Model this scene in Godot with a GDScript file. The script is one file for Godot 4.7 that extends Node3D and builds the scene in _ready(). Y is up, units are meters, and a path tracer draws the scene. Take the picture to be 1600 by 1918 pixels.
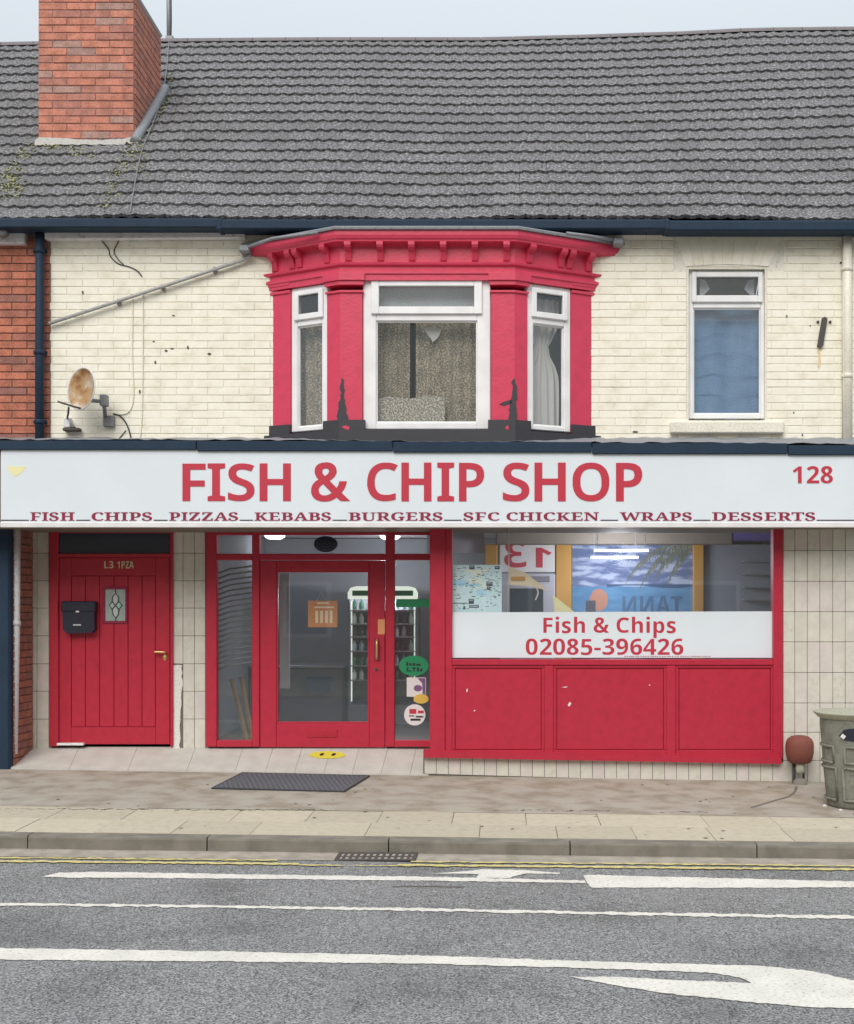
extends Node3D

# Lens numbers: focal length and principal point in pixels of the 1600 x 1918 photograph, camera 13 m from the house front.
const F := 2340.0
const CX := 950.0
const CY := 1140.0
const CAMZ := 13.0
const EYE := 1.73
const ROADB := -0.0125     # the street falls to the right

var rng := RandomNumberGenerator.new()
var T := {}
var M := {}
var cache := {}

# ---------- measuring ----------
func P(px: float, py: float, z: float) -> Vector3:
	var s := F / (CAMZ - z)
	return Vector3((px - CX) / s, EYE + (CY - py) / s, z)

func X(px: float, z := 0.0) -> float:
	return (px - CX) * (CAMZ - z) / F

func Y(py: float, z := 0.0) -> float:
	return EYE + (CY - py) * (CAMZ - z) / F

func base_y(x: float) -> float:          # foot of the house front
	return 0.063 - 0.0156 * (x + 5.28)

const KERBZ := 3.35
func kerb_y(x: float) -> float:
	return -0.06 + ROADB * (x + 0.62)

func pave_y(x: float, z: float) -> float:
	return lerpf(base_y(x), kerb_y(x), clampf(z / KERBZ, 0.0, 1.0))

func road_y(x: float) -> float:
	return kerb_y(x) - 0.107

func on_road(px: float, py: float) -> Vector3:
	var z := 5.0
	var p := Vector3.ZERO
	for i in 30:
		var x := X(px, z)
		var d := (EYE - road_y(x)) * F / (py - CY)
		z = CAMZ - d
		p = Vector3(X(px, z), 0, z)
		p.y = road_y(p.x)
	return p

func on_pave(px: float, py: float) -> Vector3:
	var z := 1.0
	var p := Vector3.ZERO
	for i in 40:
		var x := X(px, z)
		var d := (EYE - pave_y(x, z)) * F / (py - CY)
		z = lerpf(z, CAMZ - d, 0.7)
		p = Vector3(X(px, z), 0, z)
		p.y = pave_y(p.x, z)
	return p

# ---------- mesh helpers ----------
func surf(smooth := false) -> SurfaceTool:
	var s := SurfaceTool.new()
	s.begin(Mesh.PRIMITIVE_TRIANGLES)
	s.set_smooth_group(0 if smooth else -1)
	return s

func tri(s: SurfaceTool, a: Vector3, b: Vector3, c: Vector3, out: Vector3) -> void:
	if (a - c).cross(a - b).dot(out) < 0.0:
		s.add_vertex(a); s.add_vertex(c); s.add_vertex(b)
	else:
		s.add_vertex(a); s.add_vertex(b); s.add_vertex(c)

func quad(s: SurfaceTool, a: Vector3, b: Vector3, c: Vector3, d: Vector3, out: Vector3) -> void:
	tri(s, a, b, c, out)
	tri(s, a, c, d, out)

func cbox(s: SurfaceTool, lo: Vector3, hi: Vector3, ch := 0.0, t := Transform3D.IDENTITY) -> void:
	var c := (lo + hi) * 0.5
	var h := (hi - lo).abs() * 0.5
	ch = minf(ch, minf(h.x, minf(h.y, h.z)) * 0.9)
	var tc: Vector3 = t * c
	if ch <= 0.0:
		for ax in 3:
			for sg in [-1.0, 1.0]:
				var u := (ax + 1) % 3
				var v := (ax + 2) % 3
				var q := []
				for k in [[-1, -1], [1, -1], [1, 1], [-1, 1]]:
					var p := Vector3.ZERO
					p[ax] = sg * h[ax]; p[u] = k[0] * h[u]; p[v] = k[1] * h[v]
					q.append(t * (c + p))
				quad(s, q[0], q[1], q[2], q[3], (q[0] + q[2]) * 0.5 - tc)
		return
	var f := {}
	for ax in 3:
		for sx in [-1, 1]:
			for sy in [-1, 1]:
				for sz in [-1, 1]:
					var p := Vector3(sx * (h.x - ch), sy * (h.y - ch), sz * (h.z - ch))
					p[ax] = [sx, sy, sz][ax] * h[ax]
					f[[ax, sx, sy, sz]] = t * (c + p)
	for ax in 3:
		for sg in [-1, 1]:
			var q := []
			for k in [[-1, -1], [1, -1], [1, 1], [-1, 1]]:
				var e := [0, 0, 0]
				e[ax] = sg; e[(ax + 1) % 3] = k[0]; e[(ax + 2) % 3] = k[1]
				q.append(f[[ax, e[0], e[1], e[2]]])
			quad(s, q[0], q[1], q[2], q[3], (q[0] + q[2]) * 0.5 - tc)
	for ax in 3:                       # edges that run along ax
		var u := (ax + 1) % 3
		var v := (ax + 2) % 3
		for su in [-1, 1]:
			for sv in [-1, 1]:
				var a := [0, 0, 0]
				var b := [0, 0, 0]
				a[ax] = -1; a[u] = su; a[v] = sv
				b[ax] = 1; b[u] = su; b[v] = sv
				var q0: Vector3 = f[[u, a[0], a[1], a[2]]]
				var q1: Vector3 = f[[u, b[0], b[1], b[2]]]
				var q2: Vector3 = f[[v, b[0], b[1], b[2]]]
				var q3: Vector3 = f[[v, a[0], a[1], a[2]]]
				quad(s, q0, q1, q2, q3, (q0 + q2) * 0.5 - tc)
	for sx in [-1, 1]:
		for sy in [-1, 1]:
			for sz in [-1, 1]:
				var q0: Vector3 = f[[0, sx, sy, sz]]
				tri(s, q0, f[[1, sx, sy, sz]], f[[2, sx, sy, sz]], q0 - tc)

# box between two pixel corners at front depth zf, back depth zb (pixels measured on the front face)
func pbox(s: SurfaceTool, x0: float, y0: float, x1: float, y1: float, zf: float, zb: float, ch := 0.0) -> void:
	cbox(s, Vector3(X(x0, zf), Y(y1, zf), zb), Vector3(X(x1, zf), Y(y0, zf), zf), ch)

# outline in (x, y), extruded from z0 to z1
func prism(s: SurfaceTool, poly: PackedVector2Array, z0: float, z1: float, t := Transform3D.IDENTITY) -> void:
	var idx := Geometry2D.triangulate_polygon(poly)
	var nz: Vector3 = t.basis * Vector3(0, 0, signf(z1 - z0))
	for k in range(0, idx.size(), 3):
		var a := poly[idx[k]]
		var b := poly[idx[k + 1]]
		var c := poly[idx[k + 2]]
		tri(s, t * Vector3(a.x, a.y, z1), t * Vector3(b.x, b.y, z1), t * Vector3(c.x, c.y, z1), nz)
		tri(s, t * Vector3(a.x, a.y, z0), t * Vector3(b.x, b.y, z0), t * Vector3(c.x, c.y, z0), -nz)
	var cw := -1.0 if Geometry2D.is_polygon_clockwise(poly) else 1.0
	for k in poly.size():
		var a := poly[k]
		var b := poly[(k + 1) % poly.size()]
		var n := Vector3(b.y - a.y, a.x - b.x, 0) * cw
		quad(s, t * Vector3(a.x, a.y, z0), t * Vector3(b.x, b.y, z0), t * Vector3(b.x, b.y, z1), t * Vector3(a.x, a.y, z1), t.basis * n)

func tube(s: SurfaceTool, pts: Array, r: float, seg := 8, r2 := -1.0) -> void:
	if r2 < 0.0:
		r2 = r
	var rings := []
	var up := Vector3(0.13, 0.2, 0.97)
	for i in pts.size():
		var d: Vector3 = (pts[mini(i + 1, pts.size() - 1)] - pts[maxi(i - 1, 0)]).normalized()
		if absf(d.dot(up)) > 0.95:
			up = Vector3(0.9, 0.3, 0.1)
		var u := d.cross(up).normalized()
		var v := u.cross(d).normalized()
		var rr := lerpf(r, r2, float(i) / maxf(1.0, pts.size() - 1))
		var ring := []
		for k in seg:
			var a := TAU * k / seg
			ring.append(pts[i] + (u * cos(a) + v * sin(a)) * rr)
		rings.append(ring)
	for i in pts.size() - 1:
		for k in seg:
			var k2 := (k + 1) % seg
			var m: Vector3 = (pts[i] + pts[i + 1]) * 0.5
			quad(s, rings[i][k], rings[i][k2], rings[i + 1][k2], rings[i + 1][k], (rings[i][k] + rings[i + 1][k2]) * 0.5 - m)
	for e in [0, pts.size() - 1]:
		var o: Vector3 = pts[0] - pts[1] if e == 0 else pts[e] - pts[e - 1]
		for k in range(1, seg - 1):
			tri(s, rings[e][0], rings[e][k], rings[e][k + 1], o)

func lathe(s: SurfaceTool, prof: Array, seg: int, t := Transform3D.IDENTITY) -> void:
	for i in prof.size() - 1:
		var a: Vector2 = prof[i]
		var b: Vector2 = prof[i + 1]
		for k in seg:
			var a0 := TAU * k / seg
			var a1 := TAU * (k + 1) / seg
			var d0 := Vector3(cos(a0), 0, sin(a0))
			var d1 := Vector3(cos(a1), 0, sin(a1))
			var n := (d0 + d1) * 0.5 * (b.y - a.y) + Vector3(0, a.x - b.x, 0)
			var p0: Vector3 = t * (d0 * a.x + Vector3(0, a.y, 0))
			var p1: Vector3 = t * (d1 * a.x + Vector3(0, a.y, 0))
			var p2: Vector3 = t * (d1 * b.x + Vector3(0, b.y, 0))
			var p3: Vector3 = t * (d0 * b.x + Vector3(0, b.y, 0))
			if a.x > 1e-5:
				tri(s, p0, p1, p2, t.basis * n)
			if b.x > 1e-5:
				tri(s, p0, p2, p3, t.basis * n)

func pts3(list: Array, z: float) -> Array:
	var r := []
	for q in list:
		r.append(P(q[0], q[1], z if q.size() < 3 else q[2]))
	return r

# smooth curve through points
func curve(list: Array, n := 5) -> Array:
	var r := []
	for i in list.size() - 1:
		var p0: Vector3 = list[maxi(i - 1, 0)]
		var p1: Vector3 = list[i]
		var p2: Vector3 = list[i + 1]
		var p3: Vector3 = list[mini(i + 2, list.size() - 1)]
		for k in n:
			r.append(p1.cubic_interpolate(p2, p0, p3, float(k) / n))
	r.append(list[-1])
	return r

# ---------- nodes ----------
func origin_of(n: Node) -> Vector3:
	var o := Vector3.ZERO
	while n != self and n != null:
		o += (n as Node3D).position
		n = n.get_parent()
	return o

func numbered(called: String, parent: Node) -> String:
	var key := str(parent.get_instance_id()) + called
	var n: int = cache.get(key, 0)
	cache[key] = n + 1
	return called if n == 0 else "%s_%03d" % [called, n]

func place(o: Node3D, called: String, parent: Node, at := Vector3.ZERO) -> Node3D:
	o.name = numbered(called, parent)
	parent.add_child(o, true)
	o.position = at - origin_of(parent)
	return o

func obj(called: String, s: SurfaceTool, m: Material, parent: Node = self) -> MeshInstance3D:
	s.generate_normals()
	var o := MeshInstance3D.new()
	o.mesh = s.commit()
	o.material_override = m
	place(o, called, parent)
	return o

func inst(called: String, mesh: Mesh, m: Material, parent: Node, at: Vector3) -> MeshInstance3D:
	var o := MeshInstance3D.new()
	o.mesh = mesh
	o.material_override = m
	place(o, called, parent, at)
	return o

func tag(o: Node, label: String, category: String, group := "") -> Node:
	o.set_meta("label", label)
	o.set_meta("category", category)
	if group != "":
		o.set_meta("group", group)
	return o

func thing(called: String, label: String, category: String, at := Vector3.ZERO, group := "") -> Node3D:
	var o := Node3D.new()
	place(o, called, self, at)
	tag(o, label, category, group)
	return o

func part(called: String, parent: Node) -> Node3D:
	var o := Node3D.new()
	place(o, called, parent)
	o.position = Vector3.ZERO
	return o

func structure(o: Node) -> Node:
	o.set_meta("kind", "structure")
	return o

func text(called: String, words: String, font: Font, m: Material, parent: Node, x0: float, x1: float, ytop: float, ybot: float, z: float, back := false, depth := 0.004) -> MeshInstance3D:
	var t := TextMesh.new()
	t.text = words
	t.font = font
	t.font_size = 64
	t.pixel_size = 0.01
	t.depth = depth
	t.curve_step = 1.0
	var box := t.get_aabb()
	var o := MeshInstance3D.new()
	o.mesh = t
	o.material_override = m
	place(o, called, parent)
	var w := X(x1, z) - X(x0, z)
	var h := Y(ytop, z) - Y(ybot, z)
	var k := Vector3(w / box.size.x, h / box.size.y, 1.0)
	var c := box.get_center()
	if back:
		o.basis = Basis(Vector3.UP, PI).scaled_local(k)
	else:
		o.basis = Basis().scaled(k)
	var mid := Vector3((X(x0, z) + X(x1, z)) * 0.5, (Y(ytop, z) + Y(ybot, z)) * 0.5, z + depth * 0.5)
	o.position = mid - o.basis * c - origin_of(parent)
	return o

# ---------- materials ----------
func lin(r: float, g: float, b: float) -> Color:
	return Color(r, g, b).linear_to_srgb()

func ntex(freq: float, kind: int, oct: int, stops: Array, seed_n: int, size := 512) -> NoiseTexture2D:
	var n := FastNoiseLite.new()
	n.noise_type = kind
	n.seed = seed_n
	n.frequency = freq
	n.fractal_octaves = oct
	if kind == FastNoiseLite.TYPE_CELLULAR:
		n.cellular_return_type = FastNoiseLite.RETURN_CELL_VALUE
		n.fractal_type = FastNoiseLite.FRACTAL_NONE
	var t := NoiseTexture2D.new()
	t.width = size
	t.height = size
	t.seamless = true
	t.noise = n
	var g := Gradient.new()
	var off := PackedFloat32Array()
	var col := PackedColorArray()
	for q in stops:
		off.append(q[0])
		col.append(q[1] if q[1] is Color else lin(q[1], q[1], q[1]))
	g.offsets = off
	g.colors = col
	t.color_ramp = g
	return t

# tex: fine pattern (with bump), det: coarse pattern that multiplies it
func mat(key: String, c: Color, rough: float, o := {}) -> StandardMaterial3D:
	var m := StandardMaterial3D.new()
	m.resource_name = key
	m.albedo_color = lin(c.r, c.g, c.b)
	m.roughness = rough
	m.metallic = o.get("metal", 0.0)
	m.metallic_specular = o.get("spec", 0.5)
	if o.has("tex") or o.has("bump"):
		m.uv1_triplanar = true
		m.uv1_world_triplanar = true
		m.uv1_scale = Vector3.ONE * o.get("ts", 1.0)
		m.uv1_triplanar_sharpness = 4.0
	if o.has("tex"):
		m.albedo_texture = T[o.tex]
	if o.has("bump"):
		m.heightmap_enabled = true
		m.heightmap_texture = T[o.bump]
		m.heightmap_scale = o.get("bc", 0.1)
	if o.has("det"):
		m.detail_enabled = true
		m.detail_albedo = T[o.det]
		m.detail_blend_mode = BaseMaterial3D.BLEND_MODE_MUL
		m.detail_uv_layer = BaseMaterial3D.DETAIL_UV_2
		m.uv2_triplanar = true
		m.uv2_world_triplanar = true
		m.uv2_scale = Vector3.ONE * o.get("ds", 0.3)
		m.uv2_triplanar_sharpness = 4.0
	if o.has("coat"):
		m.clearcoat_enabled = true
		m.clearcoat = o.coat
		m.clearcoat_roughness = 0.25
	M[key] = m
	return m

func make_materials() -> void:
	var SX := FastNoiseLite.TYPE_SIMPLEX_SMOOTH
	var CE := FastNoiseLite.TYPE_CELLULAR
	T.grain = ntex(0.09, SX, 4, [[0.2, 0.80], [0.8, 1.0]], 1)
	T.blotch = ntex(0.012, SX, 5, [[0.25, 0.74], [0.55, 0.94], [0.75, 1.0]], 2)
	T.soft = ntex(0.010, SX, 4, [[0.25, 0.90], [0.7, 1.0]], 3)
	T.faint = ntex(0.010, SX, 4, [[0.25, 0.965], [0.7, 1.0]], 33)
	T.stain = ntex(0.02, SX, 6, [[0.12, Color(0.94, 0.93, 0.905)], [0.32, Color(0.98, 0.975, 0.965)], [0.6, Color(1, 1, 1)]], 41, 1024)
	T.worn = ntex(0.012, SX, 6, [[0.15, 0.72], [0.4, 0.9], [0.7, 1.0]], 43)
	T.ground = ntex(0.013, SX, 6, [[0.2, Color(0.87, 0.85, 0.82)], [0.45, Color(0.95, 0.94, 0.93)], [0.7, Color(1, 1, 1)]], 44)
	T.fade = ntex(0.025, SX, 6, [[0.15, 0.90], [0.42, 0.97], [0.7, 1.0]], 47)
	T.scuff = ntex(0.03, SX, 5, [[0.2, 0.72], [0.36, 0.95], [0.7, 1.0]], 4)
	T.stone = ntex(0.22, CE, 1, [[0.0, 0.16], [0.3, 0.42], [0.6, 0.62], [0.85, 0.85], [1.0, 1.0]], 5, 1024)
	T.stoneh = ntex(0.22, CE, 1, [[0.0, 0.0], [1.0, 1.0]], 5, 1024)
	T.grit = ntex(0.35, SX, 3, [[0.2, 0.55], [0.5, 0.8], [0.8, 1.0]], 6)
	T.height = ntex(0.12, SX, 4, [[0.0, 0.0], [1.0, 1.0]], 7)
	T.wave = ntex(0.02, SX, 3, [[0.0, 0.0], [1.0, 1.0]], 8)
	T.lichen = ntex(0.085, SX, 4, [[0.18, 0.14], [0.38, 0.32], [0.56, 0.44], [0.63, 0.60], [0.68, 1.0], [0.9, 1.0]], 9, 1024)
	T.brick = ntex(0.05, SX, 5, [[0.1, 0.62], [0.5, 0.85], [0.8, 1.0]], 10)
	T.wear = ntex(0.05, SX, 5, [[0.14, 0.55], [0.26, 0.90], [0.7, 1.0]], 11)
	T.lace = ntex(0.10, SX, 3, [[0.25, 0.30], [0.5, 0.55], [0.72, 1.0]], 12)
	T.tarmac = ntex(0.010, SX, 5, [[0.2, Color(0.88, 0.88, 0.88)], [0.5, Color(0.96, 0.96, 0.955)], [0.75, Color(1, 1, 1)]], 13)
	T.rust = ntex(0.03, SX, 5, [[0.2, Color(0.55, 0.40, 0.26)], [0.45, Color(0.78, 0.64, 0.47)], [0.62, Color(0.80, 0.74, 0.66)], [0.8, Color(0.92, 0.91, 0.9)]], 14)

	mat("cream", Color(0.885, 0.865, 0.75), 0.6, {"tex": "faint", "ts": 2.2, "bump": "height", "bc": 0.05, "det": "stain", "ds": 0.21})
	mat("cream_bed", Color(0.80, 0.785, 0.69), 0.7, {"tex": "scuff", "ts": 1.3, "bump": "height", "bc": 0.2})
	mat("cream_smooth", Color(0.87, 0.845, 0.73), 0.55, {"tex": "grain", "ts": 0.7, "bump": "height", "bc": 0.05, "det": "soft", "ds": 0.5})
	for i in 4:
		var k: float = [1.0, 0.82, 0.66, 1.12][i]
		mat("redbrick%d" % i, Color(0.62 * k, 0.22 * k + 0.02 * (i % 3), 0.14 * k + 0.03 * (i % 3)), 0.85, {"tex": "brick", "ts": 1.6, "bump": "height", "bc": 0.3, "det": "blotch", "ds": 1.0})
	for i in 4:
		var k: float = [1.0, 0.86, 0.72, 1.1][i]
		mat("stackbrick%d" % i, Color(0.70 * k, 0.285 * k + 0.02 * (i % 3), 0.20 * k + 0.035 * (i % 3)), 0.88, {"tex": "brick", "ts": 1.6, "bump": "height", "bc": 0.3, "det": "blotch", "ds": 0.9})
	mat("stackbrick2", Color(0.56, 0.34, 0.29), 0.88, {"tex": "brick", "ts": 1.6, "bump": "height", "bc": 0.3, "det": "blotch", "ds": 0.9})
	mat("mortar", Color(0.24, 0.17, 0.15), 0.95, {"tex": "grain", "ts": 2.0, "bump": "height", "bc": 0.2})
	mat("stackmortar", Color(0.40, 0.26, 0.24), 0.95, {"tex": "grain", "ts": 2.0, "bump": "height", "bc": 0.2})
	for i in 4:
		var k: float = [1.0, 0.95, 0.88, 1.07][i]
		mat("rooftile%d" % i, Color(0.345 * k, 0.345 * k, 0.36 * k), 0.9, {"tex": "lichen", "ts": 0.27 + 0.03 * i, "bump": "height", "bc": 0.25, "det": "soft", "ds": 0.3})
	mat("felt", Color(0.05, 0.05, 0.055), 0.95)
	mat("ridge", Color(0.42, 0.39, 0.41), 0.9, {"tex": "lichen", "ts": 2.0, "bump": "height", "bc": 0.25})
	mat("moss", Color(0.44, 0.46, 0.25), 1.0, {"tex": "grit", "ts": 3.0, "bump": "height", "bc": 0.4})
	mat("lead", Color(0.24, 0.255, 0.28), 0.6, {"tex": "scuff", "ts": 1.2, "bump": "wave", "bc": 0.3})
	mat("haunch", Color(0.62, 0.61, 0.59), 0.85, {"tex": "scuff", "ts": 2.0, "bump": "height", "bc": 0.3})
	mat("navy", Color(0.024, 0.046, 0.080), 0.6, {"spec": 0.3, "tex": "grain", "ts": 0.8, "det": "soft", "ds": 0.6})
	mat("white_board", Color(0.84, 0.84, 0.87), 0.5, {"tex": "grain", "ts": 0.8, "det": "scuff", "ds": 0.5})
	mat("bay_red", Color(0.65, 0.052, 0.112), 0.38, {"tex": "faint", "ts": 2.0, "bump": "wave", "bc": 0.08, "det": "fade", "ds": 0.45})
	mat("shop_red", Color(0.475, 0.024, 0.054), 0.34, {"tex": "faint", "ts": 2.0, "bump": "wave", "bc": 0.06, "det": "fade", "ds": 0.5})
	mat("door_red", Color(0.46, 0.021, 0.047), 0.36, {"tex": "faint", "ts": 2.0, "bump": "wave", "bc": 0.06, "det": "fade", "ds": 0.5})
	mat("upvc", Color(0.86, 0.87, 0.89), 0.3, {"det": "soft", "ds": 0.5})
	mat("sign", Color(0.72, 0.79, 0.85), 0.35, {"det": "faint", "ds": 0.2})
	mat("sign_trim", Color(0.76, 0.76, 0.77), 0.45, {"det": "soft", "ds": 0.6})
	mat("letter_red", Color(0.50, 0.035, 0.065), 0.4)
	mat("letter_maroon", Color(0.27, 0.018, 0.06), 0.4)
	mat("letter_dark", Color(0.06, 0.03, 0.05), 0.4)
	mat("faded_yellow", Color(0.80, 0.76, 0.42), 0.45)
	mat("glaze", Color(0.66, 0.64, 0.57), 0.25, {"tex": "faint", "ts": 2.0, "det": "soft", "ds": 0.7})
	mat("glaze2", Color(0.64, 0.63, 0.565), 0.27, {"tex": "faint", "ts": 2.0, "det": "stain", "ds": 0.6})
	mat("glaze3", Color(0.67, 0.62, 0.58), 0.27, {"tex": "faint", "ts": 2.0, "det": "soft", "ds": 0.5})
	mat("grout", Color(0.20, 0.18, 0.155), 0.95, {"tex": "grit", "ts": 2.0})
	mat("plaster", Color(0.86, 0.85, 0.80), 0.9, {"tex": "scuff", "ts": 2.5, "bump": "height", "bc": 0.5})
	mat("black_paint", Color(0.050, 0.050, 0.062), 0.6, {"tex": "grit", "ts": 1.5, "bump": "height", "bc": 0.2})
	mat("asphalt", Color(0.435, 0.44, 0.445), 0.85, {"tex": "stone", "ts": 0.56, "bump": "stoneh", "bc": 0.5, "det": "worn", "ds": 0.13})
	mat("forecourt", Color(0.515, 0.475, 0.405), 0.92, {"tex": "grit", "ts": 0.55, "bump": "height", "bc": 0.25, "det": "ground", "ds": 0.34})
	for i in 3:
		var k: float = [1.0, 0.93, 1.05][i]
		mat("slab%d" % i, Color(0.66 * k, 0.605 * k, 0.475 * k), 0.9, {"tex": "grit", "ts": 1.6, "bump": "height", "bc": 0.2, "det": "stain", "ds": 0.45})
	mat("kerb", Color(0.30, 0.28, 0.235), 0.88, {"tex": "grit", "ts": 1.6, "bump": "height", "bc": 0.25, "det": "blotch", "ds": 0.5})
	mat("channel", Color(0.52, 0.465, 0.39), 0.92, {"tex": "grit", "ts": 1.5, "bump": "height", "bc": 0.25, "det": "blotch", "ds": 0.6})
	mat("joint", Color(0.22, 0.20, 0.17), 0.95, {"tex": "grit", "ts": 2.0})
	mat("road_white", Color(0.78, 0.765, 0.70), 0.75, {"tex": "wear", "ts": 1.2, "bump": "stoneh", "bc": 0.12, "det": "soft", "ds": 0.5})
	mat("road_yellow", Color(0.66, 0.58, 0.24), 0.8, {"tex": "wear", "ts": 1.3, "bump": "stoneh", "bc": 0.15})
	mat("porch", Color(0.60, 0.585, 0.54), 0.7, {"tex": "grain", "ts": 1.6, "bump": "height", "bc": 0.08, "det": "soft", "ds": 0.7})
	mat("rubber", Color(0.06, 0.062, 0.075), 0.8, {"tex": "grit", "ts": 2.0})
	mat("iron", Color(0.085, 0.075, 0.07), 0.75, {"tex": "scuff", "ts": 3.0, "bump": "height", "bc": 0.2})
	mat("rust_red", Color(0.205, 0.062, 0.045), 0.75, {"tex": "scuff", "ts": 2.5, "bump": "height", "bc": 0.15})
	mat("bin_grey", Color(0.25, 0.258, 0.215), 0.8, {"tex": "scuff", "ts": 1.7, "bump": "height", "bc": 0.25, "det": "blotch", "ds": 0.8})
	mat("bin_lid", Color(0.42, 0.42, 0.34), 0.75, {"tex": "scuff", "ts": 1.7, "bump": "height", "bc": 0.2})
	mat("dish", Color(0.78, 0.70, 0.60), 0.6, {"tex": "rust", "ts": 0.3})
	mat("dish_rim", Color(0.66, 0.68, 0.70), 0.5, {"tex": "scuff", "ts": 2.0})
	mat("galv", Color(0.26, 0.26, 0.28), 0.5, {"tex": "scuff", "ts": 3.0, "metal": 0.4})
	mat("grey_pipe", Color(0.42, 0.42, 0.42), 0.55, {"tex": "scuff", "ts": 1.5})
	mat("white_pipe", Color(0.70, 0.70, 0.72), 0.5, {"tex": "scuff", "ts": 1.2})
	mat("cable_black", Color(0.03, 0.03, 0.032), 0.6)
	mat("cable_white", Color(0.55, 0.53, 0.48), 0.6)
	mat("brass", Color(0.66, 0.47, 0.20), 0.35, {"metal": 0.7})
	mat("gold", Color(0.70, 0.60, 0.38), 0.4, {"metal": 0.3})
	mat("orange_board", Color(0.58, 0.235, 0.075), 0.6, {"tex": "scuff", "ts": 3.0})
	mat("pale_print", Color(0.72, 0.62, 0.45), 0.6)
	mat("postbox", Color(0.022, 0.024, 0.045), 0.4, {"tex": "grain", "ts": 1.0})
	mat("lead_came", Color(0.05, 0.075, 0.08), 0.5)
	mat("obscure", Color(0.42, 0.50, 0.47), 0.3, {"tex": "grain", "ts": 1.5, "bump": "wave", "bc": 0.1, "det": "soft", "ds": 3.0})
	mat("obscure_mint", Color(0.40, 0.60, 0.52), 0.3)
	mat("obscure_pale", Color(0.58, 0.58, 0.60), 0.3)
	mat("transom_dark", Color(0.035, 0.045, 0.065), 0.12)
	mat("room", Color(0.30, 0.28, 0.26), 0.9, {"tex": "grain", "ts": 0.5})
	mat("room_dark", Color(0.28, 0.28, 0.29), 0.9)
	mat("ceiling", Color(0.45, 0.45, 0.50), 0.8)
	mat("bulkhead", Color(0.20, 0.17, 0.14), 0.7)
	mat("bulkhead_purple", Color(0.13, 0.10, 0.36), 0.5)
	mat("shop_floor", Color(0.16, 0.15, 0.16), 0.45, {"tex": "grain", "ts": 0.8})
	mat("shop_wall", Color(0.24, 0.26, 0.30), 0.7)
	mat("amber", Color(0.55, 0.28, 0.05), 0.55, {"tex": "grain", "ts": 1.0})
	mat("lace", Color(0.54, 0.48, 0.37), 0.95, {"tex": "lace", "ts": 0.8, "det": "blotch", "ds": 0.8})
	mat("lace_pale", Color(0.62, 0.58, 0.50), 0.95, {"tex": "lace", "ts": 0.8})
	mat("net", Color(0.62, 0.62, 0.60), 0.95, {"tex": "grain", "ts": 3.0})
	mat("shade_grey", Color(0.56, 0.62, 0.66), 0.9, {"tex": "grain", "ts": 1.0})  # also colours the mirrored sky painted behind the bay top light
	mat("blue_cloth", Color(0.17, 0.30, 0.49), 0.45, {"tex": "grain", "ts": 1.0, "det": "soft", "ds": 1.0})
	mat("wood", Color(0.30, 0.19, 0.09), 0.7, {"tex": "scuff", "ts": 2.0})
	mat("counter", Color(0.20, 0.20, 0.24), 0.35)
	mat("steel", Color(0.45, 0.46, 0.50), 0.3, {"metal": 0.8})
	mat("slat_dark", Color(0.22, 0.25, 0.27), 0.5)
	mat("green_print", Color(0.015, 0.26, 0.11), 0.45)
	mat("white_print", Color(0.72, 0.70, 0.70), 0.45)
	mat("purple_print", Color(0.20, 0.09, 0.24), 0.45)
	mat("yellow_print", Color(0.68, 0.46, 0.09), 0.45)
	mat("yellow_floor", Color(0.70, 0.62, 0.06), 0.6, {"tex": "wear", "ts": 2.0})
	mat("ink", Color(0.02, 0.02, 0.025), 0.5)
	mat("ink_blue", Color(0.05, 0.12, 0.24), 0.5)
	mat("bottle_green", Color(0.05, 0.20, 0.12), 0.15)
	mat("bottle_white", Color(0.80, 0.84, 0.82), 0.2)
	mat("bottle_dark", Color(0.05, 0.03, 0.03), 0.15)
	mat("bottle_blue", Color(0.50, 0.62, 0.70), 0.2)
	mat("terrace_brick", Color(0.46, 0.36, 0.27), 0.9, {"tex": "brick", "ts": 1.0, "det": "blotch", "ds": 0.4})
	mat("house_brick", Color(0.25, 0.165, 0.11), 0.9, {"tex": "brick", "ts": 1.0, "det": "blotch", "ds": 0.4})
	mat("house_roof", Color(0.30, 0.23, 0.16), 0.9, {"tex": "lichen", "ts": 0.9, "det": "blotch", "ds": 0.3})
	mat("soil", Color(0.12, 0.115, 0.11), 0.95, {"tex": "blotch", "ts": 0.2})
	var g := StandardMaterial3D.new()
	g.resource_name = "glass"
	g.transparency = BaseMaterial3D.TRANSPARENCY_ALPHA
	g.albedo_color = Color(0.75, 0.82, 0.84, 0.04)
	g.roughness = 0.02
	g.metallic_specular = 0.5
	M.glass = g
	for q in [["tube_glow", Color(0.95, 0.97, 1.0), 1.6], ["lamp_glow", Color(0.92, 0.96, 1.0), 1.5], ["header_glow", Color(0.9, 0.95, 0.88), 0.5]]:
		var e := StandardMaterial3D.new()
		e.resource_name = q[0]
		e.albedo_color = Color(0.9, 0.9, 0.9)
		e.emission_enabled = true
		e.emission = q[1]
		e.emission_energy_multiplier = q[2]
		M[q[0]] = e

# ---------- brickwork ----------
func brick_mesh(w: float, h: float, d: float, ch: float) -> ArrayMesh:
	var key := "brick%d_%d_%d_%d" % [roundi(w * 400), roundi(h * 400), roundi(d * 400), roundi(ch * 2000)]
	if not cache.has(key):
		var s := surf()
		cbox(s, Vector3(-w, -h, -d) * 0.5, Vector3(w, h, d) * 0.5, ch)
		s.generate_normals()
		cache[key] = s.commit()
	return cache[key]

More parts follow.
